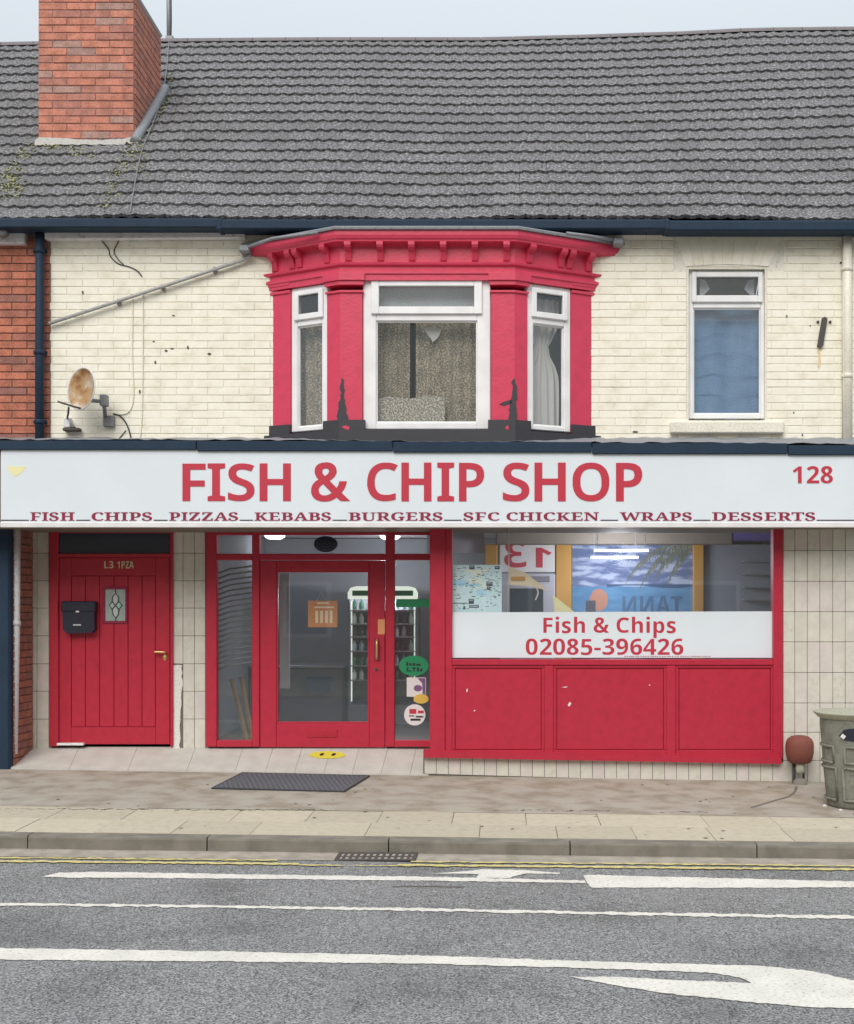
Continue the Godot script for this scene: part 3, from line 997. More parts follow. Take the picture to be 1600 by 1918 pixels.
func make_roof(b: Node) -> void:
	var roof := part("roof", b)
	# decking under the tiles, both slopes
	var s := surf()
	var xs := []
	for i in 31:
		xs.append(lerpf(-5.2, 3.99, i / 30.0))
	for i in 30:
		for j in 8:
			var v0 := j / 8.0
			var v1 := (j + 1) / 8.0
			var d := Vector3(0, -0.03, 0)
			quad(s, roof_at(xs[i], v0) + d, roof_at(xs[i + 1], v0) + d, roof_at(xs[i + 1], v1) + d, roof_at(xs[i], v1) + d, Vector3(0, 1, 1))
		quad(s, roof_at(xs[i], 1.0), roof_at(xs[i + 1], 1.0), Vector3(xs[i + 1], 5.6, -8.3), Vector3(xs[i], 5.6, -8.3), Vector3(0, 1, -1))
	obj("decking", s, M.felt, roof)
	s = surf()
	for x in [-5.2, 3.99]:
		tri(s, Vector3(x, 5.6, 0.1), Vector3(x, ridge_y(x) - 0.06, RIDGEZ), Vector3(x, 5.6, -8.2), Vector3(signf(x), 0, 0))
	obj("gable", s, M.house_brick, roof)
	lay_tiles(roof, -5.2, -5.2 + 31 * TILEW, 300)
	# chimney stack
	var cz := -1.43
	var x0 := X(72, cz)
	var x1 := X(250, cz)
	var zb := -2.54
	var top := 8.83
	var low := 6.35
	var ch := part("chimney", b)
	s = surf()
	cbox(s, Vector3(x0, low, zb), Vector3(x1, top, cz - 0.01))
	obj("mortar_core", s, M.stackmortar, ch)
	var mats := [M.stackbrick0, M.stackbrick0, M.stackbrick0, M.stackbrick1, M.stackbrick1, M.stackbrick3, M.stackbrick3, M.stackbrick2]
	brickwork(ch, Transform3D(Basis.IDENTITY, Vector3(0, 0, cz)), x0, x1, 6.72, top, 0.0875, 0.33, 0.010, 0.008, 0.05, 0.004, [], mats, 300, Rect2(-9, 6.8, 20, 2), 0.0, 0.003)
	brickwork(ch, Transform3D(Basis(Vector3(0, 0, -1), Vector3(0, 1, 0), Vector3(1, 0, 0)), Vector3(x1 + 0.012, 0, cz - 0.035)), 0.0, cz - zb - 0.035, 6.72, top, 0.0875, 0.33, 0.010, 0.008, 0.02, 0.004, [], [M.stackbrick1, M.stackbrick3, M.stackbrick0], 300, Rect2(-9, 6.8, 20, 2), 0.0, 0.002)
	s = surf()
	cbox(s, Vector3(x0 - 0.02, top, zb - 0.02), Vector3(x1 + 0.03, top + 0.05, cz + 0.02), 0.02)
	obj("mortar_cap", s, M.haunch, ch)
	# mortar haunching and lead at the foot of the stack
	var apron := patch([[64, 272], [66, 262], [74, 257], [100, 258], [160, 261], [190, 263], [215, 261], [240, 258], [258, 254], [264, 260], [258, 268], [230, 270], [180, 271], [120, 271]], cz - 0.05, cz + 0.10, 1.5, 8.0)
	obj("mortar_fillet", apron, M.haunch, ch)
	s = surf(true)
	var line := []
	for i in 9:
		var v := lerpf(0.355, 0.66, i / 8.0)
		line.append(roof_at(x1 + 0.05, v) + Vector3(0, 0.07, 0.0))
	tube(s, line, 0.06, 8)
	obj("lead_flashing", s, M.lead, ch)
	# moss that has grown out from the foot of the stack
	s = surf(true)
	var runs := [[[262, 262], [240, 300], [215, 340], [195, 395]], [[300, 190], [285, 230], [262, 285], [262, 330]], [[60, 275], [35, 310], [20, 350], [5, 385]], [[75, 278], [130, 285], [170, 296]], [[10, 330], [30, 352], [28, 372]], [[318, 140], [312, 180], [300, 215]]]
	for run in runs:
		for i in run.size() - 1:
			for k in 60:
				var u := rng.randf()
				var px := lerpf(run[i][0], run[i + 1][0], u) + rng.randfn(0.0, 8.0)
				var py := lerpf(run[i][1], run[i + 1][1], u) + rng.randfn(0.0, 5.0)
				var v := roof_v(px, py)
				if v < 0.01 or v > 0.95:
					continue
				var z := lerpf(EAVEZ, RIDGEZ, v)
				var c := roof_at(X(px, z), v) + Vector3(0, 0.034, 0.022)
				var r := rng.randf_range(0.004, 0.015)
				lathe(s, [Vector2(r * 1.2, -r * 0.3), Vector2(r, r * 0.2), Vector2(r * 0.5, r * 0.5), Vector2(0, r * 0.55)], 6, Transform3D(Basis.from_euler(Vector3(0.7, rng.randf() * 6.0, 0)), c))
	var mo := obj("moss", s, M.moss, roof)
	mo.set_meta("kind", "stuff")

func roof_v(px: float, py: float) -> float:
	var lo := 0.0
	var hi := 1.0
	for i in 24:
		var v := (lo + hi) * 0.5
		var z := lerpf(EAVEZ, RIDGEZ, v)
		var q := roof_at(X(px, z), v)
		var y := CY - (q.y - EYE) * F / (CAMZ - z)
		if y > py:
			lo = v
		else:
			hi = v
	return (lo + hi) * 0.5

const TILEW := 0.2965
func tile_mesh() -> ArrayMesh:
	if cache.has("rooftile"):
		return cache.rooftile
	var s := SurfaceTool.new()
	s.begin(Mesh.PRIMITIVE_TRIANGLES)
	var n := 12
	var len := 0.365
	var th := 0.037
	var h := []
	for i in n + 1:
		var u := float(i) / n * 2.0
		h.append(0.016 * pow(0.5 + 0.5 * cos((u - 0.38) * TAU), 1.5))
	for i in n:
		var xa := TILEW * i / n
		var xb := TILEW * (i + 1) / n
		s.set_smooth_group(1)
		quad(s, Vector3(xa, 0, h[i]), Vector3(xb, 0, h[i + 1]), Vector3(xb, len, h[i + 1]), Vector3(xa, len, h[i]), Vector3(0, 0, 1))
		s.set_smooth_group(2)
		quad(s, Vector3(xa, 0, h[i]), Vector3(xb, 0, h[i + 1]), Vector3(xb, 0.004, h[i + 1] - th), Vector3(xa, 0.004, h[i] - th), Vector3(0, -1, 0))
	s.set_smooth_group(3)
	quad(s, Vector3(0, 0, h[0]), Vector3(0, len, h[0]), Vector3(0, len, h[0] - th), Vector3(0, 0, h[0] - th), Vector3(-1, 0, 0))
	s.generate_normals()
	cache.rooftile = s.commit()
	return cache.rooftile

func lay_tiles(roof: Node, xa: float, xb: float, budget: int) -> void:
	var mesh := tile_mesh()
	var rows := 19
	var rest := SurfaceTool.new()
	rest.begin(Mesh.PRIMITIVE_TRIANGLES)
	var used := 0
	var further := 0
	for r in rows:
		var v := float(r) / rows
		var x := xa
		while x < xb - 0.05:
			var dv := 1.0 / rows
			var p := roof_at(x, v)
			var along := (roof_at(x + TILEW, v) - p).normalized()
			var up := (roof_at(x, minf(v + dv, 1.0)) - p).normalized()
			var n := along.cross(up).normalized()
			p += n * 0.041
			up = (up - n * 0.092 + along * rng.randf_range(-0.006, 0.006)).normalized()
			along = (along + n * rng.randf_range(-0.008, 0.008) + up * rng.randf_range(-0.008, 0.008)).normalized()
			n = along.cross(up).normalized()
			up = n.cross(along).normalized()
			p += up * rng.randf_range(-0.006, 0.006)
			var t := Transform3D(Basis(along, up, n), p)
			var sx := CX + p.x * F / (CAMZ - p.z)
			if used < budget and sx > -30.0 and sx < 1605.0:
				var o := MeshInstance3D.new()
				o.mesh = mesh
				o.material_override = M["rooftile%d" % [0, 0, 1, 1, 2, 3][rng.randi() % 6]]
				place(o, "roof_tile", roof)
				o.transform = Transform3D(t.basis, t.origin - origin_of(roof))
				used += 1
			else:
				rest.append_from(mesh, 0, t)
				further += 1
			x += TILEW
	if further > 0:
		var o := MeshInstance3D.new()
		o.mesh = rest.commit()
		o.material_override = M.rooftile0
		place(o, "further_tiles", roof)
		o.set_meta("kind", "stuff")
	var x := xa
	while x < xb - 0.1:
		var w := minf(0.44, xb - x)
		var s := surf(true)
		var prof := 8
		for k in prof:
			var a0 := PI * k / prof
			var a1 := PI * (k + 1) / prof
			var l := []
			for q in [[x + 0.003, a0], [x + w - 0.003, a0], [x + w - 0.003, a1], [x + 0.003, a1]]:
				var xx: float = q[0]
				l.append(Vector3(xx, ridge_y(xx) - 0.045 + 0.085 * sin(q[1]), RIDGEZ + 0.12 * cos(q[1])))
			quad(s, l[0], l[1], l[2], l[3], Vector3(0, sin((a0 + a1) / 2), cos((a0 + a1) / 2)))
		obj("ridge_tile", s, M.ridge, roof)
		x += w

func front_y(py: float) -> float:
	return Y(py, (BZ + 0.01))

func make_bay(b: Node) -> void:
	var bay := part("bay_window", b)
	# entablature and cornice, bottom to top
	var s := surf()
	bay_sweep(s, [Vector2(-0.06, front_y(526)), Vector2(0.035, front_y(526)), Vector2(0.035, front_y(516)), Vector2(0.05, front_y(514)), Vector2(0.05, front_y(509)), Vector2(0.03, front_y(506)), Vector2(0.03, front_y(501)), Vector2(0.06, front_y(498)), Vector2(0.065, front_y(494)), Vector2(0.02, front_y(491)), Vector2(0.02, front_y(462))])
	obj("frieze", s, M.bay_red, bay)
	s = surf()
	bay_sweep(s, [Vector2(0.02, front_y(462)), Vector2(0.025, front_y(461)), Vector2(0.125, front_y(458)), Vector2(0.127, front_y(455)), Vector2(0.14, front_y(453)), Vector2(0.15, front_y(447)), Vector2(0.15, front_y(439)), Vector2(0.145, front_y(437))])
	obj("cornice", s, M.bay_red, bay)
	s = surf()
	bay_sweep(s, [Vector2(0.145, front_y(438)), Vector2(0.172, front_y(438)), Vector2(0.176, front_y(434)), Vector2(0.165, front_y(432)), Vector2(-0.3, front_y(426))])
	var q0 := bay_pts(-BZ - 0.2)
	quad(s, Vector3(q0[0].x, front_y(426), q0[0].y), Vector3(q0[1].x, front_y(426), q0[1].y), Vector3(q0[2].x, front_y(426), q0[2].y), Vector3(q0[3].x, front_y(426), q0[3].y), Vector3.UP)
	obj("lead_roof", s, M.lead, bay)
	# brackets under the cornice
	var edge := bay_pts(0.02)
	var spots := []
	for px in [653, 713, 772, 831, 890, 949]:
		spots.append([Vector2(X(px, (BZ + 0.02)), (BZ + 0.02)), Vector2(0, 1)])
	var dl: Vector2 = (edge[1] - edge[0]).normalized()
	var dr: Vector2 = (edge[3] - edge[2]).normalized()
	for t in [0.06, 0.31, (BZ + 0.02), 0.82]:
		spots.append([edge[0].lerp(edge[1], t), Vector2(-dl.y, dl.x)])
		spots.append([edge[3].lerp(edge[2], t), Vector2(-dr.y, dr.x)])
	for q in spots:
		s = surf()
		var n := Vector3(q[1].x, 0, q[1].y)
		var side := Vector3.UP.cross(n).normalized()
		var t := Transform3D(Basis(n, Vector3.UP, n.cross(Vector3.UP)), Vector3(q[0].x, 0, q[0].y))
		prism(s, PackedVector2Array([Vector2(-0.01, front_y(489)), Vector2(0.014, front_y(489)), Vector2(0.03, front_y(479)), Vector2(0.038, front_y(473)), Vector2(0.095, front_y(468)), Vector2(0.108, front_y(464)), Vector2(0.108, front_y(458)), Vector2(-0.01, front_y(458))]), -0.032, 0.032, t)
		obj("bracket", s, M.bay_red, bay)
	# corner pilasters: plan follows the cant and the front
	var tl := cant_t(BA, BB, 615)
	var tr := cant_t(BD, BC, 986)
	var te := cant_t(BA, BB, 546)
	var tre := cant_t(BD, BC, 1069)
	for side in 2:
		var cb: Vector2 = BB if side == 0 else BC
		var ca: Vector2 = BA if side == 0 else BD
		var tt: float = tl if side == 0 else tr
		var fx := X(679, (BZ + 0.01)) if side == 0 else X(920, (BZ + 0.01))
		var d := (cb - ca).normalized()
		var n := Vector2(-d.y, d.x)
		if n.y < 0:
			n = -n
		for lev in [["pilaster", 0.02, 803, 546, 0.0, M.bay_red], ["capital", 0.038, 548, 544, 0.012, M.bay_red], ["capital", 0.045, 534, 526, 0.016, M.bay_red], ["capital", 0.062, 526, 514, 0.026, M.bay_red], ["plinth", 0.05, 822, 787, 0.03, M.black_paint]]:
			var e: float = lev[1]
			var g: float = lev[4]
			var corner: Vector2 = bay_pts(e)[1 if side == 0 else 2]
			var inner: Vector2 = bay_pts(-0.16)[1 if side == 0 else 2]
			var sx := 1.0 if side == 0 else -1.0
			var c0: Vector2 = ca.lerp(cb, tt) - d * g
			var poly := [c0 + n * e, corner, Vector2(fx + sx * g, BB.y + e), Vector2(fx + sx * g, BB.y - 0.10), inner, c0 - n * 0.10]
			var ss := surf()
			vprism(ss, poly, Y(lev[2], (BZ + 0.02)), Y(lev[3], (BZ + 0.02)))
			obj(lev[0], ss, lev[5], bay)
		# post where the cant meets the wall
		var tz: float = te if side == 0 else tre
		for lev in [["end_post", 0.015, 812, 548, 0.0, M.bay_red], ["capital", 0.04, 534, 525, 0.0, M.bay_red], ["capital", 0.03, 548, 543, 0.0, M.bay_red], ["plinth", 0.035, 822, 795, 0.0, M.black_paint]]:
			var e: float = lev[1]
			var pe: Vector2 = bay_pts(e)[0 if side == 0 else 3]
			var c0: Vector2 = ca.lerp(cb, tz)
			var ss := surf()
			vprism(ss, [Vector2(pe.x, -0.02), pe, c0 + n * e, c0 - n * 0.10, Vector2(c0.x, -0.05)], Y(lev[2], 0.12), Y(lev[3], 0.12))
			obj(lev[0], ss, lev[5], bay)
	# soffit over the windows and dark flat below them
	s = surf()
	var o1 := bay_pts(-0.005)
	vprism(s, [Vector2(o1[0].x, -0.25), o1[0], o1[1], o1[2], o1[3], Vector2(o1[3].x, -0.25)], Y(524, (BZ + 0.01)), Y(460, (BZ + 0.01)))
	obj("bay_head", s, M.bay_red, bay)
	s = surf()
	var o2 := bay_pts(0.06)
	vprism(s, [Vector2(o2[0].x, -0.25), o2[0], o2[1], o2[2], o2[3], Vector2(o2[3].x, -0.25)], Y(846, (BZ + 0.01)), Y(806, (BZ + 0.01)))
	obj("sill", s, M.black_paint, bay)
	# torn black felt creeping up the pilaster feet
	for q in [[[631, 790], [634, 760], [637, 740], [640, 706], [644, 712], [645, 735], [648, 760], [652, 788]], [[952, 788], [955, 757], [958, 745], [960, 712], [964, 708], [968, 730], [967, 760], [969, 790]], [[935, 757], [945, 752], [958, 748], [958, 756], [944, 760]]]:
		obj("peeled_paint", patch(q, (BZ + 0.01), (BZ + 0.0245), 2.2, 5.0), M.black_paint, bay)
	for q in [[[640, 800], [646, 797], [655, 799], [652, 806], [645, 803]], [[946, 801], [952, 796], [954, 803], [949, 805]]]:
		obj("paint_flake", patch(q, BZ + 0.04, BZ + 0.0545, 0.8, 3.0), M.bay_red, bay)
	# windows
	var fx0 := X(680, (BZ - 0.01))
	var fy0 := Y(804, (BZ - 0.01))
	var sc := 2340.0 / (CAMZ - (BZ - 0.01))
	window(bay, Transform3D(Basis.IDENTITY, Vector3(fx0, fy0, (BZ - 0.01))), (919 - 680) / sc, (804 - 524) / sc, 25.0 / sc, [(804 - 791) / sc, (804 - 601) / sc], [(804 - 575) / sc, (804 - 537) / sc], 14.0 / sc)
	for side in 2:
		var pxs := [546.0, 614.0] if side == 0 else [987.0, 1069.0]
		var ca: Vector2 = BA if side == 0 else BD
		var cb: Vector2 = BB if side == 0 else BC
		var p0: Vector2 = ca.lerp(cb, cant_t(ca, cb, pxs[0]))
		var p1: Vector2 = ca.lerp(cb, cant_t(ca, cb, pxs[1]))
		var d := (p1 - p0).normalized()
		var t := Transform3D(Basis(Vector3(d.x, 0, d.y), Vector3.UP, Vector3(d.x, 0, d.y).cross(Vector3.UP)), Vector3(p0.x, Y(806, 0.25), p0.y))
		if t.basis.z.z < 0:
			t.basis = Basis(t.basis.x, t.basis.y, -t.basis.z)
		var h := Y(534, 0.25) - Y(806, 0.25)
		window(bay, t, p0.distance_to(p1), h, 0.075, [0.05, h - 0.40], [h - 0.28, h - 0.09], 0.06)
		# the cloth behind this pane
		var back := Transform3D(t.basis, t.origin - t.basis.z * 0.16)
		var w := p0.distance_to(p1)
		if side == 0:
			obj("curtain", drape(back, -0.05, w + 0.05, 0.0, h - 0.36, 5.0, 0.02), M.lace, bay)
		else:
			obj("curtain", drape(back, 0.04, w - 0.05, 0.02, h - 0.10, 5.0, 0.018, 0.62, 0.62), M.net, bay)
	var bt := Transform3D(Basis.IDENTITY, Vector3(0, 0, BZ - 0.21))
	obj("curtain", drape(bt, X(690, BZ - 0.2), X(768, BZ - 0.2), Y(800, BZ - 0.2), Y(590, BZ - 0.2), 5.0, 0.015), M.lace, bay)
	obj("curtain", drape(bt, X(779, BZ - 0.2), X(915, BZ - 0.2), Y(800, BZ - 0.2), Y(590, BZ - 0.2), 7.0, 0.015), M.lace, bay)
	obj("painted_sky_sheet", drape(Transform3D(Basis.IDENTITY, Vector3(0, 0, (BZ - 0.17))), X(690, (BZ - 0.17)), X(915, (BZ - 0.17)), Y(584, (BZ - 0.17)), Y(526, (BZ - 0.17)), 2.0, 0.004), M.shade_grey, bay)  # grey sheet behind the top light paints in the mirrored sky
	obj("half_curtain", patch([[702, 800], [702, 748], [730, 743], [764, 746], [800, 741], [833, 744], [834, 800]], BZ - 0.13, BZ - 0.12, 1.6, 6.0), M.lace_pale, bay)
	obj("white_knot", patch([[794, 616], [812, 611], [827, 616], [822, 630], [810, 641], [803, 630]], BZ - 0.17, BZ - 0.15, 1.0, 5.0), M.net, bay)

func cant_t(a: Vector2, b: Vector2, px: float) -> float:
	return ((px - CX) * (CAMZ - a.y) - F * a.x) / (F * (b.x - a.x) + (px - CX) * (b.y - a.y))

func make_upper_window(b: Node) -> void:
	var w := part("small_window", b)
	var z := -0.07
	var sc := F / (CAMZ - z)
	var x0 := X(1290, z)
	var y0 := Y(784, z)
	window(w, Transform3D(Basis.IDENTITY, Vector3(x0, y0, z)), (1434 - 1290) / sc, (784 - 503) / sc, 9.0 / sc, [9.0 / sc, (784 - 577) / sc], [(784 - 554) / sc, (784 - 520) / sc], 13.0 / sc)
	var s := surf()
	for q in [[X(1284), X(1290.5)], [X(1433.5), X(1440)]]:
		cbox(s, Vector3(q[0], Y(790), -0.24), Vector3(q[1], Y(498), -0.012))
	cbox(s, Vector3(X(1290.5), Y(503), -0.24), Vector3(X(1433.5), Y(496), -0.012))
	obj("reveal", s, M.cream_smooth, w)
	s = surf()
	pbox(s, 1256, 789, 1470, 811, 0.07, -0.2, 0.012)
	obj("stone_sill", s, M.cream_smooth, w)
	obj("blue_blind", drape(Transform3D(Basis.IDENTITY, Vector3(0, 0, -0.22)), X(1288, -0.2), X(1436, -0.2), Y(785, -0.2), Y(572, -0.2), 1.2, 0.02), M.blue_cloth, w)
	s = surf(true)
	# swags of the same blue cloth
	for k in 4:
		var yy := 640.0 + k * 34.0
		var row := []
		for i in 13:
			var u := i / 12.0
			row.append(P(1296 + 130 * u, yy - 20.0 * sin(u * PI) * (1.0 - 0.25 * k), -0.19 + 0.012 * sin(u * 9.0 + k)))
		tube(s, row, 0.0028, 6)
	obj("blind_fold", s, M.blue_cloth, w)
	s = surf()
	for sx in [0, 1]:
		var a := 1311.0 if sx == 0 else 1413.0
		var k := 1.0 if sx == 0 else -1.0
		prism(s, PackedVector2Array([Vector2(X(a, -0.2), Y(521, -0.2)), Vector2(X(a + k * 12, -0.2), Y(527, -0.2)), Vector2(X(a + k * 19, -0.2), Y(541, -0.2)), Vector2(X(a + k * 8, -0.2), Y(552, -0.2)), Vector2(X(a, -0.2), Y(553, -0.2))]), -0.21, -0.2)
	obj("curtain_end", s, M.shade_grey, w)

# ---------- ground floor ----------
func wall_tiles(parent: Node, cols: Array, rows: Array, z: float, skip := []) -> void:
	var mats := [M.glaze, M.glaze, M.glaze2, M.glaze3]
	for j in rows.size() - 1:
		for i in cols.size() - 1:
			if [i, j] in skip:
				continue
			var s := surf()
			var dz := rng.randf_range(0.0, 0.003)
			cbox(s, Vector3(X(cols[i], z) + 0.0022, Y(rows[j + 1], z) + 0.0022, z - 0.012), Vector3(X(cols[i + 1], z) - 0.0022, Y(rows[j], z) - 0.0022, z + dz), 0.004)
			obj("wall_tile", s, mats[rng.randi() % 4], parent)

func make_piers(b: Node) -> void:
	# left pier, between the return wall and the house door
	var rows := [985.0, 1036.0, 1087.6, 1139.0, 1191.0, 1243.5, 1295.0, 1347.0, 1402.0]
	var p := part("tiled_pier", b)
	var s := surf()
	pbox(s, 30, 985, 93, 1402, ZD - 0.006, ZD - 0.25)
	obj("grout_bed", s, M.grout, p)
	wall_tiles(p, [24.0, 47.0, 69.0, 92.0], rows, ZD)
	p = part("tiled_pier", b)
	s = surf()
	pbox(s, 322, 985, 386, 1404, ZD - 0.006, ZD - 0.25)
	obj("grout_bed", s, M.grout, p)
	wall_tiles(p, [323.0, 343.0, 364.5, 385.0], rows, ZD, [[0, 5], [0, 6], [0, 7]])
	obj("bare_plaster", patch([[324, 1246], [341, 1246], [341, 1290], [338, 1330], [337, 1402], [323, 1402], [325, 1340], [324, 1300]], ZD - 0.05, ZD + 0.004, 1.6, 7.0), M.plaster, p)
	# big pier beside the shop window
	p = part("tiled_pier", b)
	s = surf()
	pbox(s, 1466, 975, 1650, 1475, -0.006, -0.4)
	obj("grout_bed", s, M.grout, p)
	wall_tiles(p, [1467.0, 1489.0, 1512.5, 1536.0, 1560.0, 1583.5, 1607.0, 1630.0, 1650.0], [975.0, 1031.0, 1089.0, 1146.0, 1202.5, 1260.0, 1317.0, 1372.0, 1425.0, 1475.0], 0.0)
	# return wall at the left of the recess, brown brick
	p = part("return_wall", b)
	s = surf()
	cbox(s, Vector3(-5.30, -0.1, ZD - 0.2), Vector3(-5.17, 2.56, -0.06))
	obj("mortar_core", s, M.mortar, p)
	brickwork(p, Transform3D(Basis(Vector3(0, 0, -1), Vector3(0, 1, 0), Vector3(1, 0, 0)), Vector3(-5.155, 0, -0.07)), 0.0, 0.52, 0.0, 2.56, 0.0805, 0.26, 0.010, 0.008, 0.02, 0.004, [], [M.redbrick1, M.redbrick2], 60, Rect2(-9, -9, 20, 20))

func slanted(s: SurfaceTool, px0: float, px1: float, top0: float, top1: float, bot0: float, bot1: float, zf: float, zb: float) -> void:
	prism(s, PackedVector2Array([Vector2(X(px0, zf), Y(bot0, zf)), Vector2(X(px1, zf), Y(bot1, zf)), Vector2(X(px1, zf), Y(top1, zf)), Vector2(X(px0, zf), Y(top0, zf))]), zb, zf)

func make_shop_window(b: Node) -> void:
	var w := part("shop_window", b)
	var s := surf()
	pbox(s, 805, 975, 834, 1412, 0.03, -0.12, 0.008)
	pbox(s, 834, 975, 847, 1412, 0.012, -0.12, 0.005)
	obj("corner_post", s, M.shop_red, w)
	s = surf()
	pbox(s, 1449, 975, 1467, 1422, 0.03, -0.12, 0.008)
	obj("side_post", s, M.shop_red, w)
	s = surf()
	pbox(s, 847, 1235, 1449, 1246, 0.02, -0.12, 0.006)
	obj("window_sill", s, M.shop_red, w)
	s = surf()
	slanted(s, 793, 1464, 1409, 1420, 1419, 1431, 0.07, -0.1)
	slanted(s, 793, 1464, 1405, 1416, 1409.2, 1420.2, 0.045, -0.1)
	obj("bottom_rail", s, M.shop_red, w)
	s = surf()
	pbox(s, 845, 1240, 1450, 1425, -0.018, -0.10)
	obj("panel_backing", s, M.shop_red, w)
	for q in [[847, 1020], [1037, 1249], [1266, 1449]]:
		s = surf()
		pbox(s, q[0] + 6, 1252, q[1] - 6, 1404, -0.008, -0.03, 0.006)
		obj("panel", s, M.shop_red, w)
		s = surf()
		pbox(s, q[0], 1246, q[1], 1251, 0.004, -0.02, 0.003)
		pbox(s, q[0], 1405, q[1], 1417, 0.004, -0.02, 0.003)
		pbox(s, q[0], 1251.3, q[0] + 5, 1404.7, 0.004, -0.02, 0.003)
		pbox(s, q[1] - 5, 1251.3, q[1], 1404.7, 0.004, -0.02, 0.003)
		obj("panel_moulding", s, M.shop_red, w)
	for q in [[1020, 1037], [1249, 1266]]:
		s = surf()
		pbox(s, q[0], 1246.5, q[1], 1414, 0.016, -0.02, 0.006)
		obj("stile", s, M.shop_red, w)
	s = surf()
	pbox(s, 846, 970, 1450, 1237, -0.05, -0.06)
	obj("pane", s, M.glass, w)
	# chips in the red paint
	for q in [[875, 1293, 1.6, 4], [889, 1331, 2, 1.5], [1058, 1287, 6, 0.9], [1067, 1319, 3.5, 4.5], [1217, 1283, 2, 1]]:
		var x: float = q[0]
		var y: float = q[1]
		obj("paint_chip", patch([[x - q[2], y + q[3] * 0.5], [x, y - q[3]], [x + q[2], y - q[3] * 0.3], [x, y + q[3]]], -0.02, -0.0065, 0.4, 3.0), M.white_print, w)
	# glazed plinth bricks below
	var p := part("plinth", b)
	s = surf()
	slanted(s, 793, 1535, 1414, 1426, 1465, 1480, -0.008, -0.2)
	obj("grout_bed", s, M.grout, p)
	var x := 795.0
	var i := 0
	while x < 1466.0:
		s = surf()
		var k := (x - 795.0) / 670.0
		var t0 := lerpf(1416, 1429, k)
		var b0 := lerpf(1449, 1468, k)
		slanted(s, x + 0.5, x + 22.0, t0, t0 + 0.4, b0, b0 + 0.5, rng.randf_range(0.0, 0.003), -0.03)
		obj("plinth_tile", s, [M.glaze, M.glaze2, M.glaze3][i % 3], p)
		x += 22.5
		i += 1

